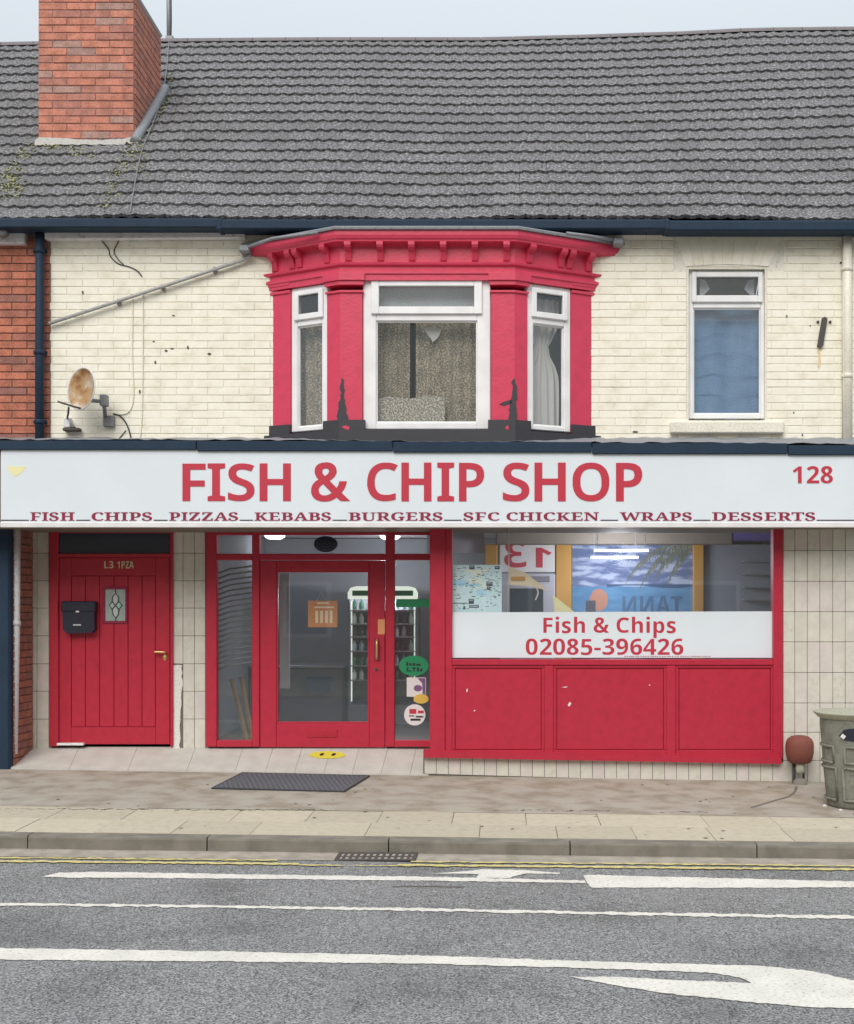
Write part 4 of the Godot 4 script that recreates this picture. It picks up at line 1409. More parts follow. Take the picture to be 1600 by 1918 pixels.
func make_lobby(b: Node) -> void:
	# sloping tiled threshold in the recess
	var p := part("threshold", b)
	var yb := Y(1399, ZD)
	var bounds := [20.0, 130.0, 240.0, 350.0, 440.0, 497.0, 552.0, 607.0, 660.0, 714.0, 768.0, 803.0]
	for i in bounds.size() - 1:
		var s := surf()
		var v := []
		for px in [bounds[i], bounds[i + 1]]:
			var sg: float = 0.0016 * (1.0 if px == bounds[i] else -1.0)
			var xf: float = X(px, 0.0) + sg
			var xk: float = X(px + 17.0 - px * 0.006, ZD) + sg
			v.append([Vector3(xf, base_y(xf) + 0.012, 0.0), Vector3(xk, yb, ZD - 0.05)])
		var d := Vector3(0, -0.3, 0)
		quad(s, v[0][0], v[1][0], v[1][1], v[0][1], Vector3.UP)
		quad(s, v[0][0], v[1][0], v[1][0] + d, v[0][0] + d, Vector3(0, 0, 1))
		quad(s, v[0][0], v[0][1], v[0][1] + d, v[0][0] + d, Vector3(-1, 0, 0))
		quad(s, v[1][0], v[1][1], v[1][1] + d, v[1][0] + d, Vector3(1, 0, 0))
		obj("floor_tile", s, M.porch, p)
	# screen with the shop door
	var w := part("shop_entrance", b)
	var s := surf()
	for q in [[386, 406], [472, 486], [722, 739], [806, 826]]:
		s = surf()
		pbox(s, q[0], 980, q[1], 1399, ZD + 0.04, ZD - 0.06, 0.007)
		obj("mullion", s, M.shop_red, w)
	for q in [[406, 472], [486, 722], [739, 806]]:
		s = surf()
		pbox(s, q[0], 1037, q[1], 1049, ZD + 0.035, ZD - 0.05, 0.006)
		pbox(s, q[0], 980, q[1], 1002, ZD + 0.035, ZD - 0.05, 0.006)
		obj("transom", s, M.shop_red, w)
		s = surf()
		pbox(s, q[0], 1002, q[1], 1037, ZD - 0.01, ZD - 0.02)
		obj("pane", s, M.glass, w)
	for q in [[406, 472], [739, 806]]:
		s = surf()
		pbox(s, q[0], 1387, q[1], 1399, ZD + 0.045, ZD - 0.05, 0.006)
		obj("bottom_rail", s, M.shop_red, w)
		s = surf()
		pbox(s, q[0], 1049, q[1], 1387, ZD - 0.01, ZD - 0.02)
		obj("pane", s, M.glass, w)
	# right-hand return of the recess
	s = surf()
	cbox(s, Vector3(X(806), 0.0, ZD), Vector3(X(806) + 0.05, 2.56, -0.13))
	obj("return_panel", s, M.shop_red, w)
	# the shop door
	var d := part("shop_door", b)
	s = surf()
	pbox(s, 487, 1050, 518, 1400, ZD + 0.025, ZD - 0.03, 0.006)
	pbox(s, 692, 1050, 721, 1400, ZD + 0.025, ZD - 0.03, 0.006)
	pbox(s, 518, 1050, 692, 1068, ZD + 0.024, ZD - 0.03, 0.006)
	pbox(s, 518, 1356, 692, 1400, ZD + 0.024, ZD - 0.03, 0.006)
	obj("door_frame", s, M.shop_red, d)
	s = surf()
	pbox(s, 518, 1068, 692, 1072, ZD + 0.012, ZD - 0.02, 0.003)
	pbox(s, 518, 1352, 692, 1356, ZD + 0.012, ZD - 0.02, 0.003)
	pbox(s, 518, 1072, 521, 1352, ZD + 0.012, ZD - 0.02, 0.003)
	pbox(s, 689, 1072, 692, 1352, ZD + 0.012, ZD - 0.02, 0.003)
	obj("glazing_bead", s, M.shop_red, d)
	s = surf()
	pbox(s, 519, 1070, 691, 1354, ZD - 0.006, ZD - 0.016)
	obj("pane", s, M.glass, d)
	s = surf()
	pbox(s, 574, 1366, 632, 1381, ZD + 0.034, ZD, 0.005)
	obj("letter_plate", s, M.door_red, d)
	s = surf()
	pbox(s, 579, 1370, 627, 1377, ZD + 0.037, ZD + 0.02, 0.003)
	obj("letter_flap", s, M.door_red, d)
	s = surf(true)
	tube(s, curve(pts3([[706, 1199, ZD + 0.03], [706, 1202, ZD + 0.075], [706, 1215, ZD + 0.085], [706, 1230, ZD + 0.075], [706, 1235, ZD + 0.03]], 0)), 0.014, 8)
	obj("handle", s, M.brass, d)
	s = surf()
	pbox(s, 701, 1196, 711, 1238, ZD + 0.03, ZD + 0.02, 0.003)
	obj("handle_plate", s, M.letter_maroon, d)
	s = surf(true)
	lathe(s, [Vector2(0, 0.006), Vector2(0.018, 0.006), Vector2(0.02, 0)], 12, Transform3D(Basis(Vector3(1, 0, 0), PI / 2), P(705, 1254, ZD + 0.025)))
	obj("lock", s, M.iron, d)

func make_house_door(b: Node) -> void:
	var d := part("house_door", b)
	var s := surf()
	pbox(s, 92, 980, 109, 1398, ZD + 0.04, ZD - 0.1, 0.006)
	obj("door_jamb", s, M.door_red, d)
	s = surf()
	pbox(s, 319, 980, 324, 1398, ZD + 0.03, ZD - 0.1, 0.004)
	obj("door_jamb", s, M.door_red, d)
	s = surf()
	pbox(s, 109, 1037, 319, 1044, ZD + 0.035, ZD - 0.1, 0.004)
	pbox(s, 109, 980, 319, 998, ZD + 0.035, ZD - 0.1, 0.004)
	obj("transom", s, M.door_red, d)
	s = surf()
	pbox(s, 109, 998, 319, 1037, ZD + 0.01, ZD - 0.02)
	obj("boarded_fanlight", s, M.transom_dark, d)
	s = surf()
	pbox(s, 110, 1045, 318.5, 1394, ZD - 0.012, ZD - 0.05)
	obj("door_core", s, M.door_red, d)
	s = surf()
	pbox(s, 110, 1045, 133, 1394, ZD + 0.006, ZD - 0.02, 0.003)
	pbox(s, 292, 1045, 318, 1394, ZD + 0.006, ZD - 0.02, 0.003)
	pbox(s, 133.3, 1045, 291.7, 1078, ZD + 0.005, ZD - 0.02, 0.003)
	pbox(s, 133.3, 1362, 291.7, 1394, ZD + 0.005, ZD - 0.02, 0.003)
	obj("door_rail", s, M.door_red, d)
	var g := [133.6, 160.0, 186.5, 213.5, 240.0, 266.0, 291.4]
	for i in 6:
		s = surf()
		pbox(s, g[i] + 0.4, 1078.5, g[i + 1] - 0.4, 1361.5, ZD + 0.003, ZD - 0.02, 0.006)
		obj("plank", s, M.door_red, d)
	# leaded light
	s = surf()
	pbox(s, 192, 1099, 238, 1104, ZD + 0.016, ZD - 0.01, 0.004)
	pbox(s, 192, 1163, 238, 1168, ZD + 0.016, ZD - 0.01, 0.004)
	pbox(s, 192, 1104.2, 197, 1162.8, ZD + 0.016, ZD - 0.01, 0.004)
	pbox(s, 234.5, 1104.2, 238, 1162.8, ZD + 0.016, ZD - 0.01, 0.004)
	obj("light_frame", s, M.letter_maroon, d)
	s = surf()
	pbox(s, 197, 1104, 235, 1163, ZD + 0.007, ZD - 0.01)
	obj("obscure_pane", s, M.obscure, d)
	var c := Vector2(216.5, 1134)
	for q in [[c.x, 1120, 5, 12, M.obscure_pale], [c.x, 1147, 5, 11, M.obscure_pale], [c.x - 7, c.y, 4.5, 5, M.obscure_pale], [c.x + 6, c.y, 4.5, 5, M.obscure_mint]]:
		s = surf()
		var poly := PackedVector2Array()
		for k in 10:
			var a := TAU * k / 10.0
			poly.append(Vector2(X(q[0] + q[2] * cos(a), ZD), Y(q[1] + q[3] * sin(a), ZD)))
		prism(s, poly, ZD + 0.006, ZD + 0.009)
		obj("bevelled_pane", s, q[4], d)
	s = surf()
	for run in [[[216.5, 1104], [216.5, 1111], [211, 1118], [211, 1126], [205, 1134], [210, 1141], [212, 1151], [217, 1158], [217, 1163]], [[216.5, 1111], [222, 1118], [222.5, 1126], [229, 1134], [223, 1141], [222, 1151], [217, 1158]], [[211, 1127], [216.5, 1134], [222, 1141]], [[222, 1127], [216.5, 1134], [211, 1141]]]:
		tube(s, pts3(run, ZD + 0.011), 0.0055, 6)
	obj("lead_came", s, M.lead_came, d)
	# handle and lock
	s = surf(true)
	tube(s, curve(pts3([[309, 1222, ZD + 0.01], [309, 1222, ZD + 0.05], [303, 1221.5, ZD + 0.055], [289, 1221, ZD + 0.055]], 0)), 0.012, 8)
	obj("handle", s, M.brass, d)
	s = surf(true)
	lathe(s, [Vector2(0, 0.012), Vector2(0.02, 0.012), Vector2(0.026, 0.0)], 12, Transform3D(Basis(Vector3(1, 0, 0), PI / 2).scaled_local(Vector3(1, 1, 1.5)), P(309, 1231, ZD + 0.006)))
	obj("lock", s, M.brass, d)
	var f := SystemFont.new()
	f.font_names = PackedStringArray(["Droid Sans"])
	f.font_weight = 700
	text("number", "L3", f, M.gold, d, 195.5, 213, 1051, 1064.5, ZD + 0.012)
	text("number", "1PZA", f, M.gold, d, 220, 251, 1051, 1064.5, ZD + 0.012)
	s = surf()
	pbox(s, 106, 1392, 156, 1396.5, ZD + 0.06, ZD, 0.004)
	obj("weather_bar", s, M.white_board, d)

func house_roof(h: Node, xa: float, n: int) -> void:
	var roof := part("roof", h)
	var s := surf()
	for i in n:
		for j in 6:
			var d := Vector3(0, -0.03, 0)
			var x0 := xa + i * TILEW
			quad(s, roof_at(x0, j / 6.0) + d, roof_at(x0 + TILEW, j / 6.0) + d, roof_at(x0 + TILEW, (j + 1) / 6.0) + d, roof_at(x0, (j + 1) / 6.0) + d, Vector3(0, 1, 1))
	quad(s, Vector3(xa, 9.2, RIDGEZ), Vector3(xa + n * TILEW, 9.2, RIDGEZ), Vector3(xa + n * TILEW, 5.6, -8.3), Vector3(xa, 5.6, -8.3), Vector3(0, 1, -1))
	obj("decking", s, M.felt, roof)
	lay_tiles(roof, xa, xa + n * TILEW, 300)

func make_neighbours() -> void:
	# red brick house to the left
	var h := thing("brick_house", "bare red brick terraced house joined to the cream shop", "house", Vector3(-6.5, 0, 0))
	var w := part("front_wall", h)
	var s := surf()
	cbox(s, Vector3(-8.2, Y(850), -0.2), Vector3(X(97), 5.7, -0.012))
	obj("mortar_bed", s, M.mortar, w)
	brickwork(w, Transform3D.IDENTITY, -7.2, X(93), Y(856), Y(447), 0.0805, 0.315, 0.010, 0.010, 0.03, 0.003, [], [M.redbrick0, M.redbrick0, M.redbrick1, M.redbrick2, M.redbrick3], 90, Rect2(X(-5), Y(826), X(96) - X(-5), 3.0), 0.0, 0.003)
	s = surf()
	cbox(s, Vector3(-8.2, -0.2, -8.2), Vector3(-5.32, 5.6, -0.22))
	obj("house_body", s, M.house_brick, h)
	s = surf()
	cbox(s, Vector3(-8.2, base_y(-6.0) - 0.1, -0.2), Vector3(X(20), 2.58, 0.02), 0.02)
	obj("shopfront_post", s, M.navy, h)
	s = surf()
	cbox(s, Vector3(-8.2, 2.585, -0.2), Vector3(X(-8), Y(846), 0.40), 0.01)
	obj("fascia", s, M.navy, h)
	house_roof(h, -5.2 - 10 * TILEW, 10)
	# cream neighbour to the right
	h = thing("painted_house", "pale rendered terraced house beyond the litter bin", "house", Vector3(6.0, 0, 0))
	s = surf()
	cbox(s, Vector3(3.96, -0.3, -8.2), Vector3(9.0, 5.68, -0.02))
	obj("rendered_wall", s, M.cream_smooth, h)
	house_roof(h, -5.2 + 31 * TILEW, 10)
	# the terrace across the street, behind the camera: the panes mirror it
	h = thing("brick_terrace", "brown brick terrace with tiled roof on the far side of the street", "house", Vector3(0, 0, 19))
	s = surf()
	cbox(s, Vector3(-24, -0.4, 17.0), Vector3(24, 6.0, 25.0))
	obj("wall", s, M.terrace_brick, h)
	s = surf()
	prism(s, PackedVector2Array([Vector2(16.7, 6.0), Vector2(25.3, 6.0), Vector2(21.0, 9.6)]), -24.2, 24.2, Transform3D(Basis(Vector3(0, 0, 1), Vector3(0, 1, 0), Vector3(1, 0, 0)), Vector3.ZERO))
	obj("roof", s, M.house_roof, h)
	for i in 9:
		var x := -20.0 + i * 5.0
		for y in [1.0, 3.8]:
			s = surf()
			cbox(s, Vector3(x - 0.6, y, 16.93), Vector3(x + 0.6, y + 1.4, 17.02), 0.02)
			var f := obj("window", s, M.upvc, h)
			s = surf()
			cbox(s, Vector3(x - 0.5, y + 0.1, 16.9), Vector3(x + 0.5, y + 1.3, 16.94))
			obj("pane", s, M.transom_dark, f)
		s = surf()
		cbox(s, Vector3(x + 1.6, -0.06, 16.93), Vector3(x + 2.5, 2.1, 17.02), 0.02)
		obj("door", s, M.letter_maroon, h)

# a flat print with its own picture
func print_sheet(called: String, img: Image, px0: float, py0: float, px1: float, py1: float, z: float, parent: Node, rough := 0.5) -> MeshInstance3D:
	var m := StandardMaterial3D.new()
	m.resource_name = called + "_print"
	m.albedo_texture = ImageTexture.create_from_image(img)
	m.roughness = rough
	var s := SurfaceTool.new()
	s.begin(Mesh.PRIMITIVE_TRIANGLES)
	var x0 := X(px0, z)
	var x1 := X(px1, z)
	var y0 := Y(py1, z)
	var y1 := Y(py0, z)
	for q in [[x0, y1, 0, 0], [x1, y1, 1, 0], [x1, y0, 1, 1], [x0, y1, 0, 0], [x1, y0, 1, 1], [x0, y0, 0, 1]]:
		s.set_uv(Vector2(q[2], q[3]))
		s.add_vertex(Vector3(q[0], q[1], z))
	# thin card behind the print
	s.set_uv(Vector2(0.01, 0.01))
	cbox(s, Vector3(x0, y0, z - 0.004), Vector3(x1, y1, z - 0.001))
	return obj(called, s, m, parent)

func mural_image() -> Image:
	var n := FastNoiseLite.new()
	n.seed = 21
	n.frequency = 0.018
	n.fractal_octaves = 4
	var im := Image.create(320, 200, false, Image.FORMAT_RGB8)
	for y in 200:
		for x in 320:
			var v := y / 200.0
			var k := n.get_noise_2d(x * 0.6, y * 2.2) * 0.5 + 0.5
			var c := Color(0.36, 0.42, 0.58).lerp(Color(0.66, 0.70, 0.80), smoothstep(0.35, 0.7, k))
			if v > 0.56:
				c = Color(0.26, 0.46, 0.64).lerp(Color(0.40, 0.58, 0.72), k)
			if v > 0.53 and v < 0.565 + 0.02 * sin(x * 0.03) and x > 90:
				c = Color(0.20, 0.32, 0.48)
			im.set_pixel(x, y, c)
	var r := RandomNumberGenerator.new()
	r.seed = 9
	for f in 4:                                  # palm fronds arching down to the left
		var tip := [Vector2(138, 112), Vector2(176, 128), Vector2(214, 100), Vector2(250, 118)][f] as Vector2
		var root := Vector2(322, -12 + f * 6)
		var ctrl := Vector2(190 + f * 30, -8 + f * 8)
		for k in 160:
			var t := k / 160.0
			var q := root.lerp(ctrl, t).lerp(ctrl.lerp(tip, t), t)
			var leaf := 34.0 * sin(PI * minf(1.0, t * 0.9 + 0.1))
			var d := Vector2(r.randf_range(-0.5, 0.1), 1.0).normalized()
			var c := Color(0.50, 0.50, 0.40).lerp(Color(0.33, 0.36, 0.30), r.randf())
			for e in int(leaf * r.randf_range(0.5, 1.0)):
				var w := q + d * e
				if w.x > 0 and w.x < 319 and w.y > 0 and w.y < 199:
					im.set_pixel(int(w.x), int(w.y), c)
	for y in 60:
		for x in 60:
			var d := Vector2(x - 30, (y - 30) * 0.8).length()
			if d < 24 and 40 + x < 319 and 118 + y < 200:
				im.set_pixel(40 + x, 118 + y, Color(0.70, 0.50, 0.42))
	im.fill_rect(Rect2i(36, 150, 26, 50), Color(0.30, 0.32, 0.36))
	return im

func menu_image() -> Image:
	var r := RandomNumberGenerator.new()
	r.seed = 5
	var im := Image.create(184, 176, false, Image.FORMAT_RGB8)
	im.fill(Color(0.80, 0.91, 0.94))
	for b in 9:
		im.fill_rect(Rect2i(r.randi_range(0, 130), r.randi_range(0, 150), r.randi_range(30, 60), r.randi_range(10, 26)), Color(0.66, 0.86, 0.95) if b % 2 else Color(0.90, 0.93, 0.88))
	for b in 150:
		var c: Color = [Color(0.12, 0.16, 0.22), Color(0.2, 0.35, 0.5), Color(0.45, 0.42, 0.3), Color(0.3, 0.45, 0.55)][r.randi() % 4]
		var x := r.randi_range(2, 176)
		var y := r.randi_range(2, 40) * 4
		im.fill_rect(Rect2i(x, y, r.randi_range(2, 14), r.randi_range(1, 3)), c)
	for q in [[62, 2, 20, 14], [126, 60, 24, 16], [60, 122, 20, 18], [128, 78, 14, 12], [158, 4, 18, 12], [40, 148, 8, 12], [62, 144, 36, 10]]:
		im.fill_rect(Rect2i(q[0], q[1], q[2], q[3]), Color(0.16, 0.2, 0.26))
		im.fill_rect(Rect2i(q[0] + 3, q[1] + 3, q[2] - 7, 3), Color(0.7, 0.8, 0.85))
	im.fill_rect(Rect2i(2, 136, 54, 3), Color(0.1, 0.14, 0.2))
	return im

func sticker(called: String, label: String, img: Image, px0: float, py0: float, px1: float, py1: float, z: float) -> void:
	tag(print_sheet(called, img, px0, py0, px1, py1, z, self), label, "sticker", "")

func make_shop_inside() -> void:
	var b: Node = get_node("terraced_shop")
	var room := part("shop_room", b)
	var fy := Y(1399, ZD) - 0.012
	var s := surf()
	cbox(s, Vector3(-5.05, fy - 0.1, -4.5), Vector3(3.72, fy, ZD - 0.07))
	cbox(s, Vector3(X(806) + 0.06, fy - 0.1, ZD - 0.06), Vector3(3.72, fy, -0.13))
	obj("shop_floor", s, M.shop_floor, room)
	s = surf()
	cbox(s, Vector3(-5.05, fy, -4.6), Vector3(3.72, 2.71, -4.5))
	obj("rear_wall", s, M.shop_wall, room)
	s = surf()
	cbox(s, Vector3(-3.50, fy, -4.49), Vector3(-3.40, 2.71, ZD - 0.1))
	obj("partition", s, M.shop_wall, room)
	s = surf()
	cbox(s, Vector3(3.55, fy, -4.49), Vector3(3.65, 2.71, -0.15))
	obj("partition", s, M.room_dark, room)
	# serving wall seen through the big window
	var zm := -3.2
	s = surf()
	pbox(s, 930, 960, 1372, 1019, zm + 0.35, zm + 0.05, 0.01)
	obj("bulkhead", s, M.bulkhead, room)
	s = surf()
	pbox(s, 1373, 960, 1520, 1012, zm + 0.34, zm + 0.05, 0.01)
	obj("bulkhead", s, M.bulkhead_purple, room)
	for q in [[908, 932], [1041, 1071], [1299, 1319]]:
		s = surf()
		pbox(s, q[0], 1019, q[1], 1330, zm + 0.1, zm - 0.1, 0.01)
		obj("amber_pillar", s, M.amber, room)
	s = surf()
	pbox(s, 800, 940, 907, 1036, zm, zm - 0.05)
	obj("pale_panel", s, M.ceiling, room)
	s = surf()
	pbox(s, 1320, 1020, 1520, 1330, zm, zm - 0.05)
	obj("dark_panel", s, M.shop_wall, room)
	for i in 5:
		s = surf()
		pbox(s, 1395, 1050 + i * 24.0, 1460, 1053 + i * 24.0, zm + 0.2, zm, 0.003)
		obj("shelf", s, M.counter, room)
	# mural
	var mu := print_sheet("mural", mural_image(), 1072, 1019, 1298, 1160, zm + 0.03, self, 0.8)
	tag(mu, "seaside mural of blue sky, sea and palm fronds between amber pillars", "mural")
	var fb := SystemFont.new()
	fb.font_names = PackedStringArray(["Droid Sans"])
	fb.font_weight = 700
	text("lettering", "TANN", fb, M.ink_blue, mu, 1166, 1278, 1116, 1150, zm + 0.032, true)
	# white price panel with mirrored red figures
	var pn := thing("price_panel", "white panel with reversed red figures between two amber pillars", "panel", P(988, 1072, zm))
	s = surf()
	pbox(s, 936, 1019.5, 1040, 1072, zm + 0.08, zm, 0.006)
	obj("board", s, M.white_print, pn)
	text("figures", "3", fb, M.letter_red, pn, 945, 986, 1012, 1063, zm + 0.081)
	get_node("price_panel/figures").basis = Basis(Vector3.UP, PI) * (get_node("price_panel/figures") as Node3D).basis
	fix_mid(get_node("price_panel/figures"), 945, 986, 1012, 1063, zm + 0.082)
	text("figures", "1", fb, M.letter_red, pn, 1004, 1034, 1026, 1063, zm + 0.081)
	get_node("price_panel/figures_001").basis = Basis(Vector3.UP, PI) * (get_node("price_panel/figures_001") as Node3D).basis
	fix_mid(get_node("price_panel/figures_001"), 1004, 1034, 1026, 1063, zm + 0.082)
	# grey oven unit below it
	var ov := thing("oven_unit", "grey cabinet with dark glass door below the price panel", "oven", P(985, 1330, zm))
	s = surf()
	pbox(s, 936, 1074, 1040, 1330, zm + 0.3, zm, 0.01)
	obj("cabinet", s, M.ceiling, ov)
	s = surf()
	pbox(s, 956, 1102, 1018, 1170, zm + 0.31, zm + 0.25, 0.008)
	obj("glass_door", s, M.transom_dark, ov)
	s = surf()
	pbox(s, 992, 1079, 1030, 1090, zm + 0.31, zm + 0.25, 0.004)
	obj("vent_slot", s, M.counter, ov)
	# menu sheet and leaflet in the window
	tag(print_sheet("menu_sheet", menu_image(), 848, 1058, 940, 1150, -0.09, self), "pale blue printed menu sheet stuck inside the shop window", "poster")
	var lf := thing("leaflet", "cream and orange leaflet leaning on the white window banner", "leaflet", P(1010, 1146, -0.12))
	s = surf()
	prism(s, PackedVector2Array([Vector2(X(956, -0.12), Y(1062, -0.12)), Vector2(X(985, -0.12), Y(1073, -0.12)), Vector2(X(1030, -0.12), Y(1108, -0.12)), Vector2(X(1000, -0.12), Y(1099, -0.12)), Vector2(X(950, -0.12), Y(1095, -0.12))]), -0.125, -0.12)
	obj("paper", s, M.pale_print, lf)
	s = surf()
	prism(s, PackedVector2Array([Vector2(X(1036, -0.12), Y(1114, -0.12)), Vector2(X(1076, -0.12), Y(1146, -0.12)), Vector2(X(1040, -0.12), Y(1150, -0.12))]), -0.125, -0.12)
	obj("paper", s, M.faded_yellow, lf)
	s = surf()
	pbox(s, 957, 1080, 984, 1089, -0.117, -0.1195)
	obj("printed_band", s, M.amber, lf)
	s = surf(true)
	tube(s, curve(pts3([[986, 1094], [1002, 1098], [1008, 1110], [1003, 1124]], -0.16)), 0.008, 6)
	tag(obj("white_cable", s, M.white_print), "short white cable hanging in front of the oven unit", "cable")
	s = surf(true)
	tube(s, pts3([[953, 985], [953, 1060], [951, 1150]], -0.08), 0.006, 6)
	tag(obj("hanging_cord", s, M.cable_white), "pale cord hanging down inside the shop window", "cord")
	# strip lights
	for q in [[1113, 1215, 1031, -2.0], [1107, 1196, 1044, -2.35]]:
		var z: float = q[3]
		var lt := thing("strip_light", ("longer" if z > -2.1 else "shorter") + " lit white strip light hanging in front of the mural", "light", P((q[0] + q[1]) * 0.5, q[2], z), "strip lights over the serving wall")
		s = surf(true)
		tube(s, [P(q[0], q[2], z), P(q[1], q[2], z)], 0.016, 10)
		obj("tube", s, M.tube_glow, lt)
		s = surf()
		for px in [q[0] + 6, q[1] - 6]:
			var a := P(px, q[2] - 2.5, z)
			cbox(s, Vector3(a.x - 0.004, a.y, z - 0.004), Vector3(a.x + 0.004, 2.71, z + 0.004))
		obj("rod", s, M.steel, lt)
		var l := OmniLight3D.new()
		l.name = "tube_light"
		lt.add_child(l)
		l.position = Vector3(0, -0.06, 0)
		l.light_energy = 0.5
		l.light_color = Color(0.95, 0.97, 1.0)
		l.light_size = 0.15
		l.omni_range = 9.0
		l.omni_attenuation = 2.0
		l.shadow_enabled = true
	for q in [[515, 999, -3.6], [731, 1002, -3.7]]:
		var z: float = q[2]
		var at := Vector3(X(q[0], z), 2.70, z)
		var lt := thing("ceiling_lamp", "round lit lamp on the ceiling " + ("over the drinks fridge" if q[0] > 600 else "over the serving counter"), "light", at, "ceiling lamps inside the entrance")
		s = surf(true)
		lathe(s, [Vector2(0, -0.05), Vector2(0.09, -0.045), Vector2(0.13, -0.02), Vector2(0.14, 0.0)], 20, Transform3D(Basis.IDENTITY, at))
		obj("diffuser", s, M.lamp_glow, lt)
		var l := OmniLight3D.new()
		l.name = "lamp_light"
		lt.add_child(l)
		l.position = Vector3(0, -0.12, 0)
		l.light_energy = 0.06
		l.light_size = 0.12
		l.omni_range = 9.0
		l.omni_attenuation = 2.0
		l.shadow_enabled = true
	make_fridge()
	# counter
	var ct := thing("counter", "dark serving counter with steel edge seen through the door", "counter", P(600, 1330, -3.3))
	s = surf()
	cbox(s, Vector3(-3.38, fy, -4.4), Vector3(-2.15, 0.95, -3.4), 0.01)
	obj("carcass", s, M.counter, ct)
	s = surf()
	cbox(s, Vector3(-3.39, 0.952, -4.4), Vector3(-2.13, 0.985, -3.37), 0.006)
	obj("worktop", s, M.steel, ct)
	s = surf()
	pbox(s, 575, 1268, 620, 1300, -3.36, -3.40)
	obj("blue_panel", s, M.ink_blue, ct)
	# pale door edge inside, and small white notice on the wall
	s = surf()
	pbox(s, 524, 1074, 542, 1290, -1.6, -1.66, 0.006)
	tag(obj("white_post", s, M.ceiling), "pale upright post just inside the shop door", "post")
	# roller grille and easel in the left sidelight
	var gr := thing("folded_grille", "dark ribbed shutter standing behind the narrow side pane", "shutter", P(440, 1390, -0.95))
	for i in 19:
		s = surf(true)
		var y := 1062.0 + i * 10.0
		tube(s, pts3([[408, y + 12], [430, y + 4], [474, y - 2]], -0.955), 0.011, 6)
		obj("slat", s, M.slat_dark, gr)
	var ea := thing("wooden_easel", "wooden easel legs leaning behind the narrow side pane", "easel", P(450, 1392, -1.2))
	for q in [[[434, 1272, -1.3], [464, 1392, -1.1]], [[452, 1268, -1.35], [474, 1392, -1.2]]]:
		s = surf()
		tube(s, pts3(q, 0), 0.028, 4)
		obj("leg", s, M.wood, ea)
	# hanging orange board on the shop door
	var hb := thing("opening_hours_board", "orange wooden board hanging on a string inside the shop door", "sign", P(605, 1175, ZD - 0.03))
	s = surf()
	pbox(s, 577, 1125, 632, 1175, ZD - 0.022, ZD - 0.034, 0.003)
	obj("board", s, M.orange_board, hb)
	s = surf()
	pbox(s, 594, 1128, 616, 1131, ZD - 0.0205, ZD - 0.022)
	pbox(s, 589, 1136, 626, 1139, ZD - 0.0205, ZD - 0.022)
	for x in [591, 600, 609, 618]:
		pbox(s, x, 1144, x + 5, 1167, ZD - 0.0205, ZD - 0.022)
	obj("print", s, M.pale_print, hb)
	s = surf()
	tube(s, pts3([[593, 1126], [602, 1109], [612, 1126]], ZD - 0.026), 0.003, 5)
	obj("string", s, M.cable_white, hb)
	s = surf()
	pbox(s, 708, 1160, 721, 1188, ZD + 0.0265, ZD + 0.0252)
	tag(obj("orange_sticker", s, mat("orange_print", Color(0.75, 0.33, 0.14), 0.5, {"tex": "scuff", "ts": 5.0})), "small orange sticker above the brass handle of the shop door", "sticker")
	# stickers on the right sidelight, just in front of its pane
	var zs := ZD - 0.0075
	s = surf()
	pbox(s, 742, 1122, 806, 1137, zs, zs - 0.002)
	tag(obj("green_strip", s, M.green_print), "plain green strip across the pane beside the shop door", "sticker")
	var ova := thing("oval_sticker", "green oval sticker with dark lettering beside the shop door", "sticker", P(775, 1247, zs))
	s = surf()
	ellipse(s, 775, 1247, 28, 19, zs)
	obj("disc", s, M.green_print, ova)
	s = surf()
	for q in [[761, 1240, 765, 1247], [767, 1242, 771, 1247], [773, 1242, 778, 1247], [780, 1243, 788, 1247], [762, 1250, 765, 1258], [766, 1255, 770, 1258], [772, 1250, 779, 1253], [774, 1254, 777, 1258], [781, 1250, 785, 1258], [787, 1252, 791, 1258]]:
		pbox(s, q[0], q[1], q[2], q[3], zs + 0.0015, zs + 0.0005)
	obj("lettering", s, M.ink, ova)
	var card := thing("card_sticker", "white and purple square sticker below the green oval", "sticker", P(780, 1305, zs))
	s = surf()
	pbox(s, 762, 1269, 798, 1305, zs, zs - 0.002, 0.001)
	obj("sheet", s, M.white_print, card)
	s = surf()
	prism(s, PackedVector2Array([Vector2(X(782, zs), Y(1270, zs)), Vector2(X(797, zs), Y(1270, zs)), Vector2(X(797, zs), Y(1302, zs)), Vector2(X(792, zs), Y(1302, zs)), Vector2(X(791, zs), Y(1280, zs))]), zs + 0.0003, zs + 0.001)
	ellipse(s, 783, 1289, 8, 6, zs + 0.001)
	obj("print", s, M.purple_print, card)
	var ye := surf()
	ellipse(ye, 789, 1309, 14, 9, zs + 0.004)
	tag(obj("yellow_sticker", ye, M.yellow_print), "small yellow round sticker overlapping the purple one", "sticker")
	var badge := thing("round_sticker", "round white sticker with red and dark print near the floor", "sticker", P(778, 1358, zs))
	s = surf()
	ellipse(s, 777, 1339, 20, 20, zs)
	obj("disc", s, M.white_print, badge)
	s = surf()
	for q in [[767, 1328, 780, 1337], [783, 1331, 794, 1336]]:
		pbox(s, q[0], q[1], q[2], q[3], zs + 0.0015, zs + 0.0005)
	obj("red_print", s, M.letter_red, badge)
	s = surf()
	for q in [[766, 1340, 776, 1342], [779, 1341, 793, 1344], [769, 1346, 788, 1350]]:
		pbox(s, q[0], q[1], q[2], q[3], zs + 0.0015, zs + 0.0005)
	obj("dark_print", s, M.ink, badge)
	# round vent in the fanlight over the shop door
	var vt := thing("window_vent", "round dark plastic vent set in the pane over the shop door", "vent", P(610, 1018, ZD))
	s = surf(true)
